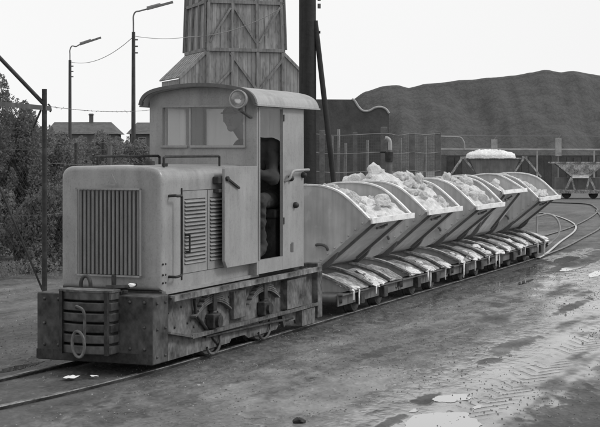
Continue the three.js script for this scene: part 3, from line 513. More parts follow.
// ================================================================ TIPPER WAGONS
const endArc = []; { const c = new THREE.CatmullRomCurve3([V(-0.69, 0.965, 0), V(-0.53, 1.115, 0), V(-0.37, 1.235, 0), V(-0.2, 1.29, 0), V(0, 1.303, 0), V(0.2, 1.29, 0), V(0.37, 1.235, 0), V(0.53, 1.115, 0), V(0.69, 0.965, 0)]); for (let i = 0; i <= 32; i++) { const p = c.getPoint(i / 32); endArc.push([p.x, p.y]); } }
const BL = 0.68;                                             // half length of the tipping body
function makeWagon(label) {
  const w = thing('tipper_wagon', label, 'wagon', null, 0, 'tipper wagons coupled behind the locomotive');
  const tip = new THREE.Group(); tip.name = 'tipping_body'; w.add(tip); tip.position.y = 0.50;
  const Y = -0.50, add = (n, g, m) => mesh(n, (Array.isArray(g) ? join(g) : g).translate(0, Y, 0), m, tip);
  const V0 = [[-0.12, 0.485], [-0.05, 0.455], [0.05, 0.455], [0.12, 0.485]];
  for (const s of [1, -1]) add('end_plate', plate(shape([...V0, ...endArc.slice().reverse()]), s > 0 ? BL - 0.012 : -BL, s > 0 ? BL : -BL + 0.012), M.wagon);
  for (const s of [1, -1]) add('side_sheet', plate(shape([[s * 0.12, 0.485], [s * 0.69, 0.965], [s * 0.679, 0.977], [s * 0.109, 0.497]]), -BL + 0.012, BL - 0.012), M.wagon);
  add('trough', ribbon([[0.12, 0.485], [0.05, 0.455], [-0.05, 0.455], [-0.12, 0.485]], -BL + 0.012, BL - 0.012, 0.012), M.wagon);
  for (const s of [1, -1]) {                                  // flat angle rims, dusted with dried clay
    const arc = endArc.map(([x, y]) => [x * 1.004, y + 0.008]);
    add('end_rim', ribbon(arc, s > 0 ? BL - 0.045 : -BL - 0.006, s > 0 ? BL + 0.006 : -BL + 0.045, 0.016), M.rim);
    add('side_rim', [box(Math.min(s * 0.672, s * 0.718), Math.max(s * 0.672, s * 0.718), 0.962, 0.982, -BL - 0.006, BL + 0.006), box(Math.min(s * 0.700, s * 0.718), Math.max(s * 0.700, s * 0.718), 0.928, 0.962, -BL, BL)], M.rim);
  }
  for (const s of [1, -1]) for (const z of [-0.42, 0.42]) add('side_rib', bar(V(s * 0.16, 0.508, z), V(s * 0.655, 0.925, z), 0.035, 0.035, V(s * 0.64, -0.77, 0)), M.wagonDark);
  for (const s of [1, -1]) add('side_latch', [bar(V(s * 0.60, 0.862, 0.12), V(s * 0.69, 0.90, 0.12), 0.03, 0.02), rod(V(s * 0.61, 0.86, 0.02), V(s * 0.61, 0.86, 0.24), 0.012)], M.wagonDark);
  // rocker segments under the trough
  for (const z of [-0.5, 0.5]) { const pts = []; for (let i = 0; i <= 16; i++) { const a = Math.PI * (1 + i / 16); pts.push([Math.cos(a) * 0.3, 0.69 + Math.sin(a) * 0.27]); } add('rocker', plate(shape([...pts, [0.14, 0.51], [0.05, 0.47], [-0.05, 0.47], [-0.14, 0.51]]), z - 0.02, z + 0.02), M.wagonDark); }
  for (const s of [1, -1]) add('catch_hook', tube([V(0.13, 0.705, s * (BL + 0.005)), V(0.16, 0.715, s * (BL + 0.05)), V(0.22, 0.712, s * (BL + 0.055)), V(0.255, 0.69, s * (BL + 0.05)), V(0.262, 0.66, s * (BL + 0.03))], 0.014, 20), M.wagonDark);
  const rv = []; for (let k = 0; k < 7; k++) { const t = (k + 0.5) / 7; rv.push(new THREE.SphereGeometry(0.011, 6, 5).translate(0.14 + 0.51 * t, 0.53 + 0.43 * t, BL), new THREE.SphereGeometry(0.011, 6, 5).translate(-0.14 - 0.51 * t, 0.53 + 0.43 * t, BL)); } add('rivets', rv, M.wagon).userData.kind = 'stuff';
  // underframe: sills, end beams, arched cross bearers, cover plates
  for (const s of [1, -1]) mesh('sill', [box(Math.min(s * 0.44, s * 0.50), Math.max(s * 0.44, s * 0.50), 0.235, 0.25, -0.93, 0.93), box(Math.min(s * 0.44, s * 0.452), Math.max(s * 0.44, s * 0.452), 0.13, 0.235, -0.93, 0.93)], M.wagonDark, w);
  for (const s of [1, -1]) mesh('end_beam', tube([V(-0.47, 0.2, s * 0.86), V(-0.3, 0.2, s * 0.93), V(0, 0.2, s * 0.95), V(0.3, 0.2, s * 0.93), V(0.47, 0.2, s * 0.86)], 0.045, 20, 6), M.wagonDark, w);
  const arch = []; for (let i = 0; i <= 24; i++) { const x = -0.54 + 1.08 * i / 24, a = Math.abs(x); arch.push([x, 0.465 - 0.165 * (a / 0.54) ** 1.9]); }
  for (const z of [0.78, 0.17, -0.44]) {
    mesh('cross_bearer', ribbon(arch, z - 0.035, z + 0.035, 0.02), M.wagonDusty, w);
    mesh('bearer_web', plate(shape([...arch.map(([x, y]) => [x * 0.96, y - 0.021]), [0.44, 0.255], [-0.44, 0.255]]), z - 0.03, z - 0.018), M.wagon, w);
  }
  for (const [z0, z1] of [[0.21, 0.74], [-0.40, 0.13], [-0.90, -0.48]]) for (const s of [1, -1]) mesh('cover_plate', plate(shape([[s * 0.16, 0.405], [s * 0.34, 0.362], [s * 0.51, 0.272], [s * 0.51, 0.262], [s * 0.33, 0.35], [s * 0.16, 0.395]]), z0, z1), M.wagonDusty, w);
  for (const z of [-0.36, 0.36]) {
    for (const s of [1, -1]) {
      const wg = new THREE.LatheGeometry([[0.02, -0.035], [0.10, -0.01], [0.125, -0.035], [0.137, -0.035], [0.139, 0.025], [0.158, 0.03], [0.158, 0.045], [0.12, 0.045], [0.02, 0.03]].map(p => new THREE.Vector2(...p)), 28).rotateZ(s > 0 ? Math.PI / 2 : -Math.PI / 2).translate(s * 0.385, 0.163, z);
      mesh('wheel', wg, M.under, w);
      mesh('axle_box', box(Math.min(s * 0.452, s * 0.51), Math.max(s * 0.452, s * 0.51), 0.11, 0.225, z - 0.06, z + 0.06, 0.01), M.under, w);
    }
    mesh('axle', rod(V(-0.4, 0.163, z), V(0.4, 0.163, z), 0.022), M.under, w);
  }
  for (const s of [1, -1]) mesh('buffer', [box(-0.11, 0.11, 0.22, 0.36, Math.min(s * 0.93, s * 0.985), Math.max(s * 0.93, s * 0.985), 0.015), rod(V(0, 0.28, s * 0.98), V(0, 0.27, s * 1.02), 0.03)], M.wagonDark, w);
  return w;
}
const order = ['nearest', 'second', 'third', 'fourth', 'rearmost'];
const wagonZ = [-4.85, -6.74, -8.72, -10.43, -12.12];
const wagonLabel = ['nearest tipper wagon right behind the cab with clean rounded end plate', 'second tipper wagon from the locomotive, heaped highest with pale clay', 'third tipper wagon from the locomotive, between the heaped and the tilted wagon',
  'fourth tipper wagon, its body tilted to the left above its neighbours', 'rearmost tipper wagon at the tail of the train by the puddles'];
const proto = makeWagon(wagonLabel[0]);
const wagons = wagonZ.map((z, i) => {
  const o = i ? proto.clone() : proto;
  if (i) { o.name = numbered('tipper_wagon'); scene.add(o); o.userData = { ...proto.userData, label: wagonLabel[i] }; }
  o.position.copy(toWorld([0, 0.0, 0.0, 0.0, 0.0][i], 0, z)); o.rotation.y = -TH;
  return o;
});
const tilt = [0, 0.01, -0.015, 0.20, -0.02];
wagons.forEach((o, i) => { o.children.find(c => c.name === 'tipping_body').rotation.z = tilt[i]; });

// loads: a bed of crumbled clay in each body, lumps lying on it
const loadTop = [[1.10, 0.17], [1.12, 0.30], [1.06, 0.26], [1.03, 0.16], [1.05, 0.22]];
const loadHeight = (i, x, z) => { const [a, b] = loadTop[i]; const n = fbm(x * 3.2 + i * 9, z * 3.2 + 4, 4, 301 + i); return a + b * (1 - (x / 0.62) ** 2) * (0.75 + 0.25 * Math.cos(z * 2.2)) - 0.10 + (n - 0.5) * 0.34 - 0.07 * (Math.abs(x) / 0.62) ** 3; };
wagons.forEach((o, i) => {
  const nx = 44, nz = 48, pos = [], idx = [];
  for (let a = 0; a <= nx; a++) for (let b = 0; b <= nz; b++) {
    const x = -0.655 + 1.31 * a / nx, z = -0.655 + 1.31 * b / nz, lim = 0.522 + Math.max(0, Math.abs(x) - 0.109) * 0.842;
    let y = loadHeight(i, x, z) + 0.035 * (fbm(x * 16, z * 16, 3, 311 + i) - 0.5); if (Math.abs(z) > 0.6) y -= 0.05; y = Math.max(Math.min(y, 0.962 + (0.655 - Math.abs(x)) * 1.6), lim - 0.012);
    pos.push(x, y - 0.5, z);
  }
  for (let a = 0; a < nx; a++) for (let b = 0; b < nz; b++) { const p = a * (nz + 1) + b, q = p + nz + 1; idx.push(p, p + 1, q, q, p + 1, q + 1); }
  let g = new THREE.BufferGeometry(); g.setAttribute('position', new THREE.Float32BufferAttribute(pos, 3)); g.setIndex(idx); g.computeVertexNormals();
  const c = Math.cos(tilt[i]), s = Math.sin(tilt[i]), place = (x, y, z) => { const yy = y - 0.5; return toWorld(x * c - yy * s, 0.5 + x * s + yy * c, wagonZ[i] + z); };
  g = g.toNonIndexed();
  const m = mesh('clay_load', g, M.clayWet); m.position.copy(toWorld(0, 0.5, wagonZ[i])); m.rotation.set(0, -TH, 0); m.rotateZ(tilt[i]);
  tag(m, `crumbled pale clay filling the ${order[i]} tipper wagon`, 'clay', 'clay loads in the tipper wagons', 'stuff');
  const R = rng(900 + i), n = 46;
  for (let k = 0; k < n; k++) {
    const x = (R() * 2 - 1) * 0.45 + 0.13, z = (R() * 2 - 1) * 0.58, r = 0.035 + 0.065 * R() * R() + (k < 6 ? 0.04 : 0);
    const y = loadHeight(i, x, z) + r * 0.35;
    const l = mesh('clay_lump', lumpPool(k + i), M.clay); l.scale.setScalar(r); l.rotation.set(R() * 6, R() * 6, R() * 6); l.position.copy(place(Math.min(0.57, x), y, z));
    tag(l, `broken lump of pale clay lying in the ${order[i]} tipper wagon`, 'clay lump', `clay lumps in the ${order[i]} wagon`);
  }
});
function lumpPool(k) { lumpPool.p ??= []; const i = k % 10; return lumpPool.p[i] ??= lump(1, 500 + i * 7, 3, 0.5); }
// dried clay spilt on the sills, with drips down the side
wagons.forEach((o, i) => {
  const R = rng(1300 + i);
  for (const [k, z] of [0.58, -0.03, -0.66].entries()) {
    if (i === 0 && k === 2) continue;
    const gs = [], n = 6 + Math.floor(R() * 7), slope = x => x < 0.34 ? 0.405 - (x - 0.16) * 0.24 : 0.362 - (x - 0.34) * 0.53;
    for (let q = 0; q < n; q++) {                             // caked crust on the plate, thickest at its outer edge
      const x = 0.50 - 0.22 * R() * R(), zz = z + (R() - 0.5) * 0.34, r = 0.022 + 0.035 * R();
      gs.push(lump(1, 700 + i * 37 + k * 11 + q, 2, 0.7).scale(r * 1.3, r * 0.5, r * (1.2 + R())).rotateZ(-0.35).translate(x, slope(x) + r * 0.15, zz));
    }
    const drips = [2, 1, 3, 0, 2, 1, 2][(i * 3 + k) % 7];
    for (let d = 0; d < drips; d++) {
      const dz = z + (R() - 0.5) * 0.26, len = 0.05 + 0.15 * R(), w0 = 0.012 + 0.014 * R(), pts = [];
      for (let a = 0; a <= 6; a++) { const t = a / 6, wv = (vnoise(t * 4 + d * 7, i * 5 + k, 71) - 0.5) * 0.012; pts.push([dz + w0 * (1 - 0.8 * t) + wv, 0.275 - len * t]); }
      for (let a = 6; a >= 0; a--) { const t = a / 6, wv = (vnoise(t * 4 + d * 9, i * 5 + k, 73) - 0.5) * 0.012; pts.push([dz - w0 * (1 - 0.8 * t) + wv, 0.275 - len * t]); }
      gs.push(sidePlate(shape(pts), 0.498, 0.509));
    }
    const m = mesh('clay_spill', gs, M.rim); m.position.copy(toWorld(0, 0, wagonZ[i])); m.rotation.y = -TH;
    const where = ['front', 'middle', 'rear'][k];
    tag(m, `caked pale clay on the ${where} sill plate of the ${order[i]} tipper wagon`, 'clay spill', 'clay spills on the wagon sills');
  }
});
// bent rod and spilt clay at the tail
{
  const t = thing('tail_rod', 'bent iron rod arching out behind the rearmost wagon', 'rod', toWorld(0, 0, -12.12), -TH);
  mesh('rod_loop', tube([V(0.30, 0.62, -0.95), V(0.44, 0.66, -1.05), V(0.56, 0.60, -1.1), V(0.62, 0.46, -1.1), V(0.60, 0.33, -1.05), V(0.52, 0.23, -0.98)], 0.016, 30), M.edge, t);
  mesh('rod_foot', [rod(V(0.30, 0.62, -0.95), V(0.30, 0.2, -0.93), 0.016), rod(V(0.52, 0.23, -0.98), V(0.47, 0.19, -0.9), 0.018)], M.edge, t);
}

// ================================================================ BACKGROUND
const F = 1491, px = (u, v, d) => V((u - 300) * d / F, 1.65 - (v - 150) * d / F, -d);   // sight line at a measured distance, used to lay out real sizes

// timber tower
{
  const t = thing('timber_tower', 'tall tapered timber tower with braced plank walls and lean-to skirts', 'tower', V(-3.32, 0, -75), 18.9 * Math.PI / 180);
  const H0 = 6.55, H1 = 15, hw0 = 1.94, hw1 = 1.70, R = rng(61);
  const half = y => hw0 + (hw1 - hw0) * (y - H0) / (H1 - H0);
  const plankMats = [M.wood, M.wood2, M.wood];
  const face = (y0, y1, f0, f1, n, rot) => {                 // planks of one wall, each its own piece
    for (let k = 0; k < n; k++) {
      const a = -1 + 2 * k / n + 0.002, b = -1 + 2 * (k + 1) / n - 0.002, pr = 0.02 * R();
      const g = new THREE.BufferGeometry(), zf = pr, P = [[a * f0, y0, f0 + zf], [b * f0, y0, f0 + zf], [b * f1, y1, f1 + zf], [a * f1, y1, f1 + zf], [a * f0, y0, f0 - 0.05], [b * f0, y0, f0 - 0.05], [b * f1, y1, f1 - 0.05], [a * f1, y1, f1 - 0.05]];
      const ix = [0, 1, 2, 0, 2, 3, 1, 5, 6, 1, 6, 2, 4, 0, 3, 4, 3, 7, 3, 2, 6, 3, 6, 7], ps = []; for (const i of ix) ps.push(...P[i]);
      g.setAttribute('position', new THREE.Float32BufferAttribute(ps, 3)); g.computeVertexNormals();
      mesh('plank', g.rotateY(rot), plankMats[Math.floor(R() * 3)], t);
    }
  };
  const sides = [0, -Math.PI / 2, Math.PI / 2, Math.PI];
  for (const r of sides) { face(H0, 8.9, hw0, half(8.9), 17, r); face(8.9, H1, half(8.9), hw1, 17, r); if (r < 1) face(0, H0, hw0, hw0, r === 0 ? 17 : 9, r); }
  for (const r of [0, -Math.PI / 2, Math.PI / 2]) {
    const bm = [], rt = p => p.applyAxisAngle(V(0, 1, 0), r);
    const beam = (n, x0, y0, x1, y1, w = 0.16) => mesh(n, bar(rt(V(x0 * half(Math.max(H0, y0)), y0, half(Math.max(H0, y0)) + 0.07)), rt(V(x1 * half(Math.max(H0, y1)), y1, half(Math.max(H0, y1)) + 0.07)), 0.10, w, rt(V(0.3, 0.3, 0)).lengthSq() ? rt(V(0, 1, 0.001)) : V(0, 1, 0)), M.towerBeam, t);
    beam('cross_beam', -1.02, 6.55, 1.02, 6.55); beam('cross_beam', -1.02, 8.9, 1.02, 8.9); beam('cross_beam', -1.02, 11.2, 1.02, 11.2);
    for (const x of [-0.99, -0.34, 0.32, 0.99]) { beam('post', x, 6.6, x, 8.85, 0.15); beam('post', x, 8.95, x, 15, 0.15); if (r === 0) beam('post', x, 0.1, x, 6.45, 0.15); }
    if (r === 0) { beam('brace', -0.32, 8.7, 0.30, 6.9, 0.12); beam('brace', 0.95, 8.7, 0.36, 6.9, 0.10); beam('brace', -0.95, 6.9, -0.40, 8.6, 0.10); beam('brace', -0.40, 6.4, 0.30, 4.6, 0.12); beam('brace', 0.98, 6.1, 0.36, 4.6, 0.12); beam('brace', -0.36, 5.6, -0.9, 4.5, 0.10); beam('brace', -0.95, 8.95, -0.4, 11.0, 0.1); beam('brace', 0.3, 8.95, -0.3, 11.1, 0.1); }
  }
  for (const [x, z] of [[-1, 1], [1, 1], [-1, -1], [1, -1]]) { // ladder-like corner rails that stand off the edges
    const c = y => V(x * (half(y) + 0.16), y, z * (half(y) + 0.1)); mesh('corner_rail', rod(c(6.6), c(15), 0.045), M.woodDark, t);
    for (let k = 0; k < 8; k++) { const y = 6.9 + k * 1.0; mesh('corner_rung', rod(c(y), V(x * half(y) * 0.98, y, z * half(y) * 0.98), 0.035), M.woodDark, t); }
  }
  for (const s of [-1, 1]) {                                 // lean-to skirts
    const L = 1.42, roofTop = V(s * 1.94, 6.5, 0), eave = V(s * (1.94 + L), 5.15, 0);
    const rf = mesh('skirt_roof', bar(roofTop, eave, 3.98, 0.06, V(0.5 * s, 1, 0)), M.roofing, t);
    for (let k = 0; k < 9; k++) mesh('roof_batten', bar(roofTop.clone().add(V(0, 0.045, -1.9 + k * 0.475)), eave.clone().add(V(0, 0.045, -1.9 + k * 0.475)), 0.05, 0.03, V(0.5 * s, 1, 0)), M.wood2, rf);
    for (let k = 0; k < 7; k++) { const a = 1.96 + L * k / 7 * 0.93, b = 1.96 + L * (k + 1) / 7 * 0.93 - 0.012, yt = x => 6.47 - (x - 1.94) * 1.35 / L; const q = shape([[s * a, 0], [s * b, 0], [s * b, yt(b)], [s * a, yt(a)]]); mesh('plank', plate(q, 1.86 + 0.02 * R(), 1.93), plankMats[k % 3], t); }
    for (let k = 0; k < 12; k++) mesh('plank', box(s * (1.94 + L * 0.93), s * (1.94 + L * 0.93 - 0.05), 0, 5.1, -1.9 + k * 0.315, -1.9 + k * 0.315 + 0.305), plankMats[(k + 1) % 3], t);
    mesh('post', rod(V(s * (1.94 + L * 0.97), 0, 1.95), V(s * (1.94 + L * 0.97), 5.15, 1.95), 0.04), M.woodDark, t);
    mesh('barge_board', bar(V(s * 1.96, 6.45, 1.99), V(s * (1.94 + L), 5.12, 1.99), 0.05, 0.14), M.wood2, t);
  }
}

// tarred pole with its strut
{
  const t = thing('telegraph_pole', 'thick tarred timber pole with a leaning strut behind the cab', 'pole', V(0.135, 0, -26));
  mesh('pole_shaft', rod(V(0, 0, 0), V(-0.012, 8.5, 0), 0.156, 0.142, 22), M.tar, t);
  mesh('strut', rod(V(0.58, 0, 0.05), V(0.13, 3.9, 0.05), 0.05, 0.045, 12), M.tar, t);
  mesh('strut_bolt', rod(V(0.08, 3.7, 0.05), V(0.22, 3.7, 0.05), 0.025), M.iron, t);
  for (const y of [4.12, 4.25]) mesh('insulator', rod(V(0.2, y, 0), V(0.2, y + 0.08, 0), 0.03), M.concrete, t);
}

// street lamps
function lamp(u, d, vTop, vBend, u1, v1, u2, v2, label) {
  const b = px(u, 150, d), t = thing('street_lamp', label, 'lamp', V(b.x, 0, -d), 0, 'street lamps along the road behind the yard'), q = (uu, vv) => px(uu, vv, d).sub(V(b.x, 0, -d));
  const top = q(u, vTop);
  mesh('lamp_post', rod(V(0, 0, 0), top, 0.11, 0.08, 12), M.pole, t);
  mesh('lamp_arm', tube([top.clone().add(V(0, -0.4, 0)), q(u, (vTop + vBend) / 2), q(u, vBend), q(u + 2, vBend - 4), q(u + 6, v1 + 2), q(u1, v1), q((u1 + u2) / 2, (v1 + v2) / 2)], 0.035, 40), M.galv, t);
  const a = q(u1, v1), c = q(u2, v2), m = a.clone().lerp(c, 0.52), hd = mesh('lamp_head', bar(a, c, 0.16, 0.10), M.galv, t);
  mesh('lamp_cover', bar(a.clone().add(V(0, 0.06, 0)), m.clone().add(V(0, 0.06, 0)), 0.13, 0.10), M.whitewash, hd);
  for (let k = 0; k < 3; k++) mesh('insulator', rod(V(0.08, top.y - 0.35 - k * 0.3, 0), V(0.20, top.y - 0.35 - k * 0.3, 0), 0.035), M.concrete, t);
}
lamp(133.5, 68, 32, 16, 147, 9, 173, 2, 'taller street lamp with long tilted head left of the timber tower');
lamp(70, 85, 60, 50, 80, 44.5, 101, 37.5, 'shorter street lamp with long tilted head above the house roof');
function overhead(a, b, sag, r, label, m = M.wire) { const p = []; for (let i = 0; i <= 16; i++) { const t = i / 16; const q = a.clone().lerp(b, t); q.y -= sag * 4 * t * (1 - t); p.push(q); } return tag(mesh('overhead_wire', tube(p, r, 32, 5), m), label, 'wire'); }
overhead(px(71, 62, 85), px(133, 37, 68), 0.45, 0.016, 'thin sagging wire strung between the two street lamps');
overhead(px(134, 36, 68), px(188, 37, 72), 0.1, 0.014, 'thin wire from the taller street lamp to the timber tower');
overhead(px(188, 37, 72.6), px(283, 7, 72), 0.35, 0.022, 'pale wire slung across the face of the timber tower');

// houses
function house(u0, u1, vTop, vEave, d, depth, chim, label, hipL, hipR) {
  const x0 = (u0 - 300) * d / F, x1 = (u1 - 300) * d / F, top = 1.65 - (vTop - 150) * d / F, ev = 1.65 - (vEave - 150) * d / F;
  const t = thing('house', label, 'house', V((x0 + x1) / 2, 0, -d)), w = (x1 - x0) / 2;
  mesh('wall', box(-w + 0.3, w - 0.3, 0, ev + 0.05, -depth + 0.3, -0.3), M.plaster, t);
  const P = [[-w, ev, 0], [w, ev, 0], [w, ev, -depth], [-w, ev, -depth], [-w + hipL, top, -depth / 2], [w - hipR, top, -depth / 2]], ix = [0, 1, 5, 0, 5, 4, 1, 2, 5, 2, 3, 4, 2, 4, 5, 3, 0, 4, 0, 3, 2, 0, 2, 1], ps = [];
  for (const i of ix) ps.push(...P[i]); const g = new THREE.BufferGeometry(); g.setAttribute('position', new THREE.Float32BufferAttribute(ps, 3)); g.computeVertexNormals();
  const rf = mesh('roof', g, M.tiles, t);
  if (chim !== null) mesh('chimney', [box(chim - 0.17, chim + 0.17, top - 0.6, top + 0.75, -depth / 2 - 0.17, -depth / 2 + 0.17), box(chim - 0.22, chim + 0.22, top + 0.6, top + 0.68, -depth / 2 - 0.22, -depth / 2 + 0.22)], M.tiles, rf);
  for (const x of [-w * 0.5, 0.1, w * 0.55]) { const wn = mesh('window', box(x - 0.35, x + 0.35, ev - 1.3, ev - 0.3, -0.32, -0.27), M.whitewash, t); mesh('pane', box(x - 0.29, x + 0.29, ev - 1.24, ev - 0.36, -0.268, -0.262), M.black, wn); }
}
house(44, 118, 121.5, 134, 130, 5, 0.55, 'low house with dark hipped roof and chimney behind the hedge', 0.5, 0.9);
house(126, 190, 122, 134, 133, 5, null, 'low house with dark roof partly hidden by the cab', 0.7, 0.5);

// dark gabled building with a pale curved coping
{
  const t = thing('gabled_building', 'dark building with pale coping on its curved gable left of the coal heap', 'building', V(2.0, 0, -60));
  const c = [[352, 99.5], [355, 102], [358.5, 107.5], [363, 111.5], [369, 111.5], [375, 108.5], [381, 107.8], [386, 110], [389, 114]].map(([u, v]) => { const p = px(u, v, 60); return V(p.x - 2.0, p.y, 0); });
  const cv = new THREE.CatmullRomCurve3(c), pts = cv.getPoints(40).map(p => [p.x, p.y]);
  mesh('wall', plate(shape([[-2.6, 0], [pts[40][0], 0], ...pts.slice().reverse(), [-2.6, pts[0][1] + 0.02]]), -7, 0), M.darkWall, t);
  mesh('coping', tube(c.map(p => p.clone().add(V(0, 0.03, 0.02))), 0.045, 50, 8), M.edge, t);
  
}

// coal heap
{
  const S = [[300, 152], [330, 128], [349, 101], [366, 91], [383, 85.5], [398, 84.5], [409, 87], [427, 83], [461, 79.3], [490, 77.5], [513, 75], [530, 71.5], [544, 69], [561, 72], [574, 70.6], [600, 74.5], [660, 80], [720, 88], [800, 110], [880, 152]].map(([u, v]) => [(u - 300) * 125 / F, 1.65 - (v - 150) * 125 / F]);
  const ridge = x => { for (let i = 0; i < S.length - 1; i++) if (x <= S[i + 1][0]) { const t = (x - S[i][0]) / (S[i + 1][0] - S[i][0]), k = t * t * (3 - 2 * t) * 0.5 + t * 0.5; return S[i][1] + (S[i + 1][1] - S[i][1]) * k; } return 0; };
  const nx = 240, nz = 110, x0 = S[0][0], x1 = S[S.length - 1][0], pos = [], idx = [];
  for (let i = 0; i <= nx; i++) for (let j = 0; j <= nz; j++) {
    const x = x0 + (x1 - x0) * i / nx, z = -16 + 30 * j / nz, n = fbm(x * 0.9, z * 0.9, 5, 401) - 0.5, n2 = fbm(x * 0.35 + 7, z * 0.15, 3, 409) - 0.5;
    let y = ridge(x) - Math.abs(z) * 0.62 + Math.min(1.2, Math.abs(z) * 0.35) * n2 * 2.2 + n * 0.55 * Math.min(1, 0.25 + Math.abs(z) * 0.5) - 0.25 * sm(0, 1, 1 - Math.abs(z)) * 0; y = Math.max(y, -0.3);
    pos.push(x, y, z - 125);
  }
  for (let i = 0; i < nx; i++) for (let j = 0; j < nz; j++) { const a = i * (nz + 1) + j, b = a + nz + 1; idx.push(a, a + 1, b, b, a + 1, b + 1); }
  const g = new THREE.BufferGeometry(); g.setAttribute('position', new THREE.Float32BufferAttribute(pos, 3)); g.setIndex(idx); g.computeVertexNormals();
  tag(mesh('coal_heap', g.toNonIndexed(), M.coal), 'huge dark heap of coal rising behind the yard fence', 'coal heap');
}

// concrete post and wire fence in the middle distance
{
  const d = 40, t = thing('wire_fence', 'wire fence on grey concrete posts behind the heaped wagons', 'fence', V(0, 0, -d)), X = u => (u - 300) * d / F, Yv = v => 1.65 - (v - 150) * d / F;
  for (const [u, v, w] of [[384, 127, 0.17], [412, 132, 0.15], [438, 132, 0.16], [355, 132, 0.12], [322, 130, 0.14]]) mesh('concrete_post', [box(X(u) - w / 2, X(u) + w / 2, 0, Yv(v), -0.07, 0.07, 0.015)], M.concrete, t);
  for (const [u, v] of [[338, 129], [345, 143], [332, 136], [367, 140], [400, 138], [425, 136]]) mesh('wooden_stake', rod(V(X(u), 0, -0.2), V(X(u) + 0.02, Yv(v), -0.2), 0.045, 0.04, 8), M.wood2, t);
  for (let k = 0; k < 4; k++) { const y = Yv(133.5) - k * 0.5; mesh('fence_wire', tube([V(X(310), y, 0.06), V(X(338), y - 0.05, 0.06), V(X(384), y, 0.08), V(X(398), y - 0.05, 0.08), V(X(412), y, 0.08), V(X(425), y - 0.03, 0.08), V(X(440), y, 0.08)], 0.008, 40, 5), M.wire, t); }
  const ms = []; for (let k = 0; k < 70; k++) { const x = X(312) + k * (X(438) - X(312)) / 70; ms.push(rod(V(x, 0.05, 0.05), V(x, Yv(135), 0.05), 0.0022, 0.0022, 4)); } for (let k = 0; k < 26; k++) ms.push(rod(V(X(312), 0.05 + k * 0.078, 0.055), V(X(438), 0.05 + k * 0.078, 0.055), 0.0022, 0.0022, 4));
  mesh('mesh_netting', ms, M.wireDark, t).userData.kind = 'stuff';
}
{
  const d = 39, b = px(389, 150, d), t = thing('stand_pipe', 'stand pipe with white gooseneck top beside the concrete fence post', 'pipe', V(b.x, 0, -d)), q = (u, v) => px(u, v, d).sub(V(b.x, 0, -d));
  mesh('pipe', rod(V(0, 0, 0), q(389, 150), 0.085, 0.085, 16), M.concrete, t);
  mesh('gooseneck', tube([q(390, 152), q(390, 145), q(389.6, 141), q(387.5, 138.5), q(385, 138)], 0.055, 24, 10), M.edge, t);
  mesh('clamp', [new THREE.TorusGeometry(0.09, 0.02, 8, 20).rotateX(Math.PI / 2).translate(0, q(389, 153).y, 0), rod(q(380, 152), q(390, 152), 0.025)], M.iron, t);
  mesh('valve_body', rod(V(0, 1.35, 0), V(0, 1.6, 0), 0.11, 0.11, 14), M.dark, t);
}
// pipe rail fence on the right and the dark wall behind it
{
  const d = 62, t = thing('pipe_fence', 'pale pipe rail fence with white plates in front of the coal heap', 'fence', V(0, 0, -d)), X = u => (u - 300) * d / F, Yv = v => 1.65 - (v - 150) * d / F;
  mesh('rail_pipe', rod(V(X(438), Yv(149.5), 0), V(X(700), Yv(150), 0), 0.045), M.whitewash, t);
  for (let u = 480; u < 700; u += 57) mesh('pipe_post', rod(V(X(u), 0, 0), V(X(u), Yv(149.5), 0), 0.035), M.whitewash, t);
  mesh('bent_pipe', tube([V(X(440), Yv(136.5), 0.05), V(X(456), Yv(137), 0.05), V(X(461), Yv(138), 0.05), V(X(464), Yv(143), 0.05), V(X(464.5), Yv(150), 0.05)], 0.03, 30), M.whitewash, t);
  mesh('top_wire', rod(V(X(438), Yv(136), 0), V(X(700), Yv(136.5), 0), 0.018, 0.018, 6), M.galv, t);
  for (const [u, v0, v1] of [[494, 139.5, 156], [558, 138.5, 156], [622, 139, 156]]) { const p = mesh('post_plate', box(X(u) - 0.13, X(u) + 0.13, Yv(v1), Yv(v0), 0.05, 0.09, 0.01), M.whitewash, t); mesh('bracket', bar(V(X(u), Yv(v0) - 0.02, 0.04), V(X(u + 3), Yv(v0 - 4), 0.02), 0.04, 0.03), M.galv, p); mesh('pipe_post', rod(V(X(u), 0, 0.02), V(X(u), Yv(v0), 0.02), 0.035), M.galv, t); }
  const w = tag(mesh('plank_wall', box(X(444), X(720), 0, 1.42, -d - 2.2, -d - 2.0), M.darkWall), 'low dark wall under the pale pipe rail on the right', 'wall'); w.position.set(0, 0, 0);
  const R = rng(5); const wl = w; for (let k = 0; k < 36; k++) { const x = X(444) + k * 0.32; mesh('wall_board', box(x, x + 0.305, 0, 1.3 + 0.14 * R(), -d - 2.0, -d - 1.96 + 0.02 * R()), k % 3 ? M.darkWall : M.tiles, wl); }
}
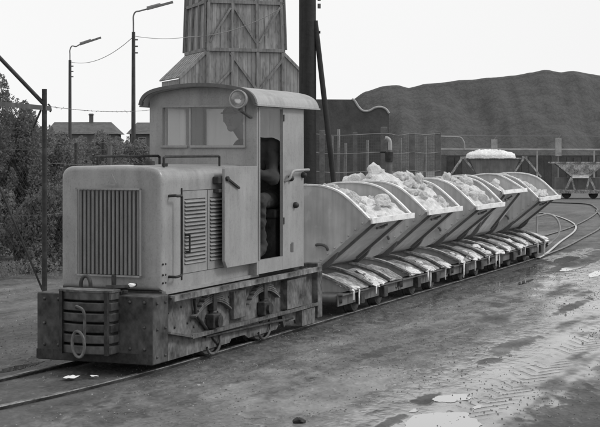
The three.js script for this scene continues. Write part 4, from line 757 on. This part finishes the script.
// far tipper wagons
{
  const d = 50, b = px(490.5, 150, d), t = thing('far_wagon', 'distant tipper wagon with flat white load between two inverted V stands', 'wagon', V(b.x, 0, -d), 0.12);
  mesh('body', [plate(shape([[-0.5, 0.55], [0.5, 0.55], [0.86, 1.36], [-0.86, 1.36]]), -0.55, 0.55, 0.02)], M.wagonDark, t);
  mesh('rim', box(-0.9, 0.9, 1.35, 1.39, -0.6, 0.6), M.wagonDusty, t);
  for (const s of [-1, 1]) { mesh('stand', [bar(V(s * 1.05, 1.42, 0.45), V(s * 1.05 - 0.62, 0.55, 0.5), 0.06, 0.06), bar(V(s * 1.05, 1.42, 0.45), V(s * 1.05 + 0.55, 0.75, 0.5), 0.06, 0.06), box(s * 1.05 - 0.08, s * 1.05 + 0.08, 1.36, 1.44, 0.4, 0.5)], M.wagonDusty, t); }
  mesh('underframe', [box(-1.5, 1.5, 0.25, 0.4, -0.45, 0.55), box(-0.5, 0.5, 0.4, 0.56, -0.3, 0.3)], M.wagonDark, t);
  for (const x of [-0.6, 0.6]) mesh('wheel', new THREE.CylinderGeometry(0.18, 0.18, 0.08, 20).rotateX(Math.PI / 2).translate(x, 0.18, 0.35), M.under, t);
  const g = new THREE.SphereGeometry(1, 40, 14, 0, Math.PI * 2, 0, Math.PI / 2), p = g.attributes.position; for (let i = 0; i < p.count; i++) { const x = p.getX(i), y = p.getY(i), z = p.getZ(i), n = fbm(x * 7 + 9, z * 7 + y * 3, 4, 77) - 0.5; p.setXYZ(i, x * 0.85 * (1 + 0.1 * n), Math.pow(y, 0.7) * 0.25 + n * 0.22 * y, z * 0.52); } g.computeVertexNormals();
  const h = mesh('clay_load', g, M.clay); h.position.set(b.x, 1.39, -d); h.rotation.y = 0.12; tag(h, 'flat white heap of clay on the distant wagon between stands', 'clay', 'clay loads in the tipper wagons', 'stuff');
}
{
  const d = 51, b = px(579, 150, d), t = thing('far_wagon', 'distant empty tipper wagon with V shaped end at the right edge', 'wagon', V(b.x, 0, -d), -0.1);
  mesh('end_plate', plate(shape([[-0.27, 0.72], [0.27, 0.72], [0.85, 1.2], [-0.85, 1.2]]), 0.50, 0.53), M.wagonDusty, t);
  for (const s of [-1, 1]) mesh('side_sheet', plate(shape([[s * 0.27, 0.72], [s * 0.85, 1.2], [s * 0.83, 1.2], [s * 0.25, 0.72]]), -0.5, 0.5), M.wagonDark, t);
  mesh('rim', [box(-1.02, 0.95, 1.195, 1.25, 0.48, 0.56), box(-1.02, -0.82, 1.2, 1.24, -0.5, 0.48), box(0.82, 0.95, 1.2, 1.24, -0.5, 0.48)], M.wagonDusty, t);
  mesh('pivot_plate', box(-0.27, 0.27, 0.70, 0.79, 0.52, 0.6), M.rim, t);
  for (const s of [-1, 1]) mesh('stand', [bar(V(s * 0.30, 0.72, 0.55), V(s * 0.52, 0.25, 0.55), 0.06, 0.07), bar(V(s * 0.30, 0.72, 0.55), V(s * 0.18, 0.25, 0.55), 0.05, 0.06)], M.wagonDusty, t);
  mesh('underframe', [box(-1.0, 1.5, 0.18, 0.3, -0.5, 0.6)], M.wagonDusty, t);
  mesh('chassis', [box(-0.8, 0.8, 0.3, 0.7, -0.45, 0.3)], M.wagonDark, t);
  for (const x of [-0.45, 0.45]) mesh('wheel', new THREE.CylinderGeometry(0.16, 0.16, 0.08, 20).rotateX(Math.PI / 2).translate(x, 0.16, 0.3), M.under, t);
  mesh('buffer', box(-1.15, -1.0, 0.2, 0.36, -0.05, 0.12, 0.02), M.wagonDark, t);
}

// ---------------------------------------------------------------- left side: gate post, fence, shrubs
{
  const d = 17.3, b = px(44.5, 150, d), t = thing('gate_post', 'slim dark steel post with diagonal pipe at the far left', 'post', V(b.x, 0, -d)), q = (u, v) => px(u, v, d).sub(V(b.x, 0, -d));
  mesh('post', rod(V(0, 0, 0), q(44.5, 89), 0.031, 0.029, 12), M.iron, t);
  mesh('diagonal_pipe', rod(q(43, 103), q(-60, -5), 0.024, 0.024, 10), M.iron, t);
  mesh('cross_arm', bar(q(51, 108.5), q(-30, 101), 0.045, 0.055), M.woodDark, t);
  mesh('arm_end', tube([q(48, 104), q(50, 106), q(51, 110), q(50, 112)], 0.010, 14, 6), M.iron, t);
  mesh('brace', rod(q(41, 110), q(33, 128), 0.012), M.iron, t);
  mesh('stay_rod', rod(q(42.5, 290), q(-20, 140), 0.012), M.iron, t);
}
{
  const d = 18, t = thing('barbed_wire', 'barbed wire strands running from the steel post behind the locomotive', 'wire', V(0, 0, -d)), q = (u, v, dd = d) => px(u, v, dd).add(V(0, 0, d));
  for (const [v, s] of [[106, 1.5], [163, 1], [215, 1]]) {
    const a = q(46, v), b = q(170, v === 106 ? 107 : v === 163 ? 160 : 190, 26), pts = []; for (let i = 0; i <= 20; i++) { const k = i / 20, p = a.clone().lerp(b, k); p.y -= 0.05 * s * 4 * k * (1 - k); pts.push(p); }
    mesh('wire_strand', tube(pts, 0.0035, 60, 5), M.wireDark, t);
    const R = rng(v), bs = []; for (let i = 0; i < 26; i++) { const k = (i + 0.5) / 26, p = a.clone().lerp(b, k); p.y -= 0.05 * s * 4 * k * (1 - k); const e = V(R() - 0.5, R() - 0.5, R() - 0.5).multiplyScalar(0.05); bs.push(rod(p.clone().sub(e), p.clone().add(e), 0.003, 0.003, 4)); }
    mesh('barbs', bs, M.wireDark, t).userData.kind = 'stuff';
  }
  for (const [u, dd] of [[76, 20], [103, 22]]) mesh('fence_stake', rod(q(u, 150 + F * 1.65 / dd, dd), q(u, 143, dd), 0.025, 0.022, 8), M.bark, t);
}
{ // wire netting from the steel post towards the left and behind the locomotive
  const d = 18.3, t = thing('netting_fence', 'old wire netting fence in front of the dark trees at the left', 'fence', V(0, 0, -d)), ms = [], x0 = -5.6, x1 = -2.3, h = 1.6, R = rng(12);
  for (let k = 0; k < 62; k++) { const x = x0 + (x1 - x0) * k / 62, a = h * 0.6; ms.push(rod(V(x, 0.05, 0.01), V(x + a, 0.05 + h, 0.01), 0.0008, 0.0008, 3), rod(V(x + a, 0.05, 0), V(x, 0.05 + h, 0), 0.0008, 0.0008, 3)); }
  mesh('netting', ms, M.wireDark, t).userData.kind = 'stuff';
  for (const y of [0.08, 0.85, 1.66]) mesh('line_wire', tube([V(x0, y, 0.01), V(-4.4, y - 0.03, 0.01), V(-3.1, y, 0.01), V(-1.6, y - 0.02, 0.01)], 0.003, 30, 5), M.wireDark, t);
  for (const x of [-4.9, -2.35]) mesh('fence_post', rod(V(x, 0, 0), V(x + 0.02, 1.7, 0), 0.03, 0.03, 9), M.woodDark, t);
}
function shrub(name, label, cat, x, z, h, rx, n, size, seed, m, group, trunkH = 0.5) {
  const t = thing(name, label, cat, V(x, 0, z), 0, group), R = rng(seed), blobs = [], br = [];
  for (let k = 0; k < 16; k++) { const a = R() * 6.28, rr = Math.sqrt(R()) * rx * 0.75, y = h * (0.15 + 0.72 * R()), s = (0.22 + 0.2 * R()) * Math.min(rx, h * 0.6) * (1.15 - 0.5 * y / h); blobs.push([Math.cos(a) * rr * (1.1 - 0.5 * y / h), y, Math.sin(a) * rr * 0.8, s, s * 0.9, s, s * s]); br.push(rod(V(0, h * trunkH * R(), 0), V(Math.cos(a) * rr * 0.8, y, Math.sin(a) * rr * 0.6), 0.022, 0.006, 6)); }
  blobs.push([0, h * 0.45, 0, rx * 0.85, h * 0.44, rx * 0.6, rx * h * 0.45], [0, h * 0.86, 0, rx * 0.22, h * 0.14, rx * 0.22, rx * h * 0.05]);
  mesh('trunk', [rod(V(0, 0, 0), V(0.03, h * 0.6, 0), 0.055, 0.02, 8), ...br], M.bark, t);
  mesh('crown', leafCloud(blobs, n, size, seed + 5), m, t);
  return t;
}
shrub('tree', 'tallest dark leafy tree at the left edge beside the diagonal pipe', 'tree', -4.55, -22.3, 2.85, 0.95, 36000, 0.025, 21, M.leaf, 'trees behind the left fence');
shrub('tree', 'dark leafy tree just left of the steel post', 'tree', -4.22, -22.9, 2.42, 0.5, 24000, 0.024, 33, M.leaf, 'trees behind the left fence');
shrub('tree', 'dark leafy tree cut by the left picture edge', 'tree', -5.9, -22.8, 2.6, 1.0, 16000, 0.027, 39, M.leaf, 'trees behind the left fence');
shrub('bush', 'low dark bush at the foot of the left tree', 'bush', -4.5, -20.6, 1.35, 0.8, 16000, 0.026, 45, M.leaf2, 'bushes along the left fence');
shrub('bush', 'dark bush between the steel post and the locomotive hood', 'bush', -3.62, -22.8, 1.85, 0.6, 16000, 0.026, 51, M.leaf, 'bushes along the left fence');
for (const [k, [u, d, h, rx]] of [[62, 34, 2.1, 0.9], [80, 36, 2.0, 1.0], [100, 36, 2.15, 0.9], [118, 38, 2.0, 0.8], [139, 38, 1.95, 0.9], [162, 39, 1.9, 0.9], [46, 33, 2.25, 0.9]].entries()) { const p = px(u, 150, d); shrub('hedge_shrub', ['rounded hedge shrub right of the steel post', 'hedge shrub below the house roof', 'hedge shrub in front of the house chimney side', 'hedge shrub left of the taller lamp post', 'hedge shrub right of the taller lamp post', 'hedge shrub hidden mostly behind the cab', 'hedge shrub directly behind the steel post'][k], 'shrub', p.x, p.z, h, rx, 16000, 0.03, 61 + k * 3, k % 2 ? M.leaf : M.leaf2, 'hedge shrubs in front of the houses'); }
shrub('blossom_bush', 'pale flowering bush left of the cab below the lamp post', 'bush', px(128, 150, 60).x, -60, 2.2, 0.55, 1800, 0.07, 91, M.leafPale, 'pale flowering bushes by the cab');
shrub('blossom_bush', 'pale flowering bush touching the cab edge', 'bush', px(143, 150, 60).x, -60, 2.15, 0.5, 1600, 0.07, 97, M.leafPale, 'pale flowering bushes by the cab');
shrub('bush', 'low dark bush at the foot of the steel post', 'bush', -3.45, -20.4, 1.2, 0.6, 14000, 0.026, 57, M.leaf, 'bushes along the left fence');
shrub('bush', 'low dark bush half hidden by the left side of the hood', 'bush', -2.75, -21.2, 1.5, 0.6, 14000, 0.026, 58, M.leaf2, 'bushes along the left fence');
shrub('tree', 'broad dark tree behind the tallest tree at the far left', 'tree', -5.0, -25.5, 2.3, 0.95, 34000, 0.026, 67, M.leaf, 'trees behind the left fence');
{ // weeds along the left fence
  const b = []; const R = rng(8); for (let k = 0; k < 90; k++) { const x = -6 + 4.4 * R(), z = -18.6 - 3 * R(); b.push([x, 0.06, z, 0.2, 0.16, 0.2, 1]); }
  tag(mesh('weeds', leafCloud(b, 16000, 0.024, 9), M.leaf2), 'low weeds along the foot of the left fence', 'weeds', null, 'stuff');
}
// ---------------------------------------------------------------- small things on the ground
{
  const R = rng(77), N = 16000, im = new THREE.InstancedMesh(uvBox(lump(1, 3, 0), 1), M.stone, N), m = new THREE.Matrix4(), q = new THREE.Quaternion(), e = new THREE.Euler(), c = new THREE.Color();
  for (let k = 0; k < N; ) {
    const X = -4.5 + 9.5 * R(), Z = 2.6 - 16 * Math.pow(R(), 1.4); if (vnoise(X * 1.6 + 3, Z * 0.8, 251) + vnoise(X * 5, Z * 2.5, 253) * 0.6 < 0.55 + 0.5 * R()) continue;
    const s = 0.0025 + 0.0045 * R() + (R() > 0.985 ? 0.009 * R() : 0), b = 0.7 + 0.8 * R() + (R() > 0.97 ? 1.2 : 0);
    e.set(R() * 6, R() * 6, R() * 6); m.compose(toWorld(X, s * 0.1, Z), q.setFromEuler(e), V(s * 1.3, s * 0.7, s)); im.setMatrixAt(k, m); im.setColorAt(k, c.setRGB(b, b, b)); k++;
  }
  im.name = 'gravel'; im.castShadow = im.receiveShadow = true; tag(im, 'small stones scattered over the wet yard', 'gravel', null, 'stuff'); scene.add(im);
}
for (const [X, Z, s, m, lab, k] of [[2.15, 1.27, 0.035, M.dark, 'dark clod at the bottom edge of the yard', 4]]) { const o = mesh('stone', lump(s, 40 + k, 2), m); o.position.copy(toWorld(X, s * 0.35, Z)); tag(o, lab, 'stone'); }
for (const [X, Z, s, k, lab] of [[0.0, 0.33, 0.055, 1, 'larger crumpled scrap of white paper between the rails'], [0.13, 0.22, 0.03, 2, 'smaller white scrap between the rails below the coupler']]) { const g = new THREE.PlaneGeometry(1, 0.8, 8, 8), p = g.attributes.position; for (let i = 0; i < p.count; i++) p.setZ(i, 0.35 * (fbm(p.getX(i) * 4 + k, p.getY(i) * 4, 3, 600 + k) - 0.3)); g.rotateX(-Math.PI / 2).scale(s * 2, s * 1.2, s * 2).computeVertexNormals(); const o = mesh('paper_scrap', g, M.paper); o.position.copy(toWorld(X, 0.02, Z)); o.rotation.y = k; tag(o, lab, 'paper'); }

renderer.render(scene, camera);
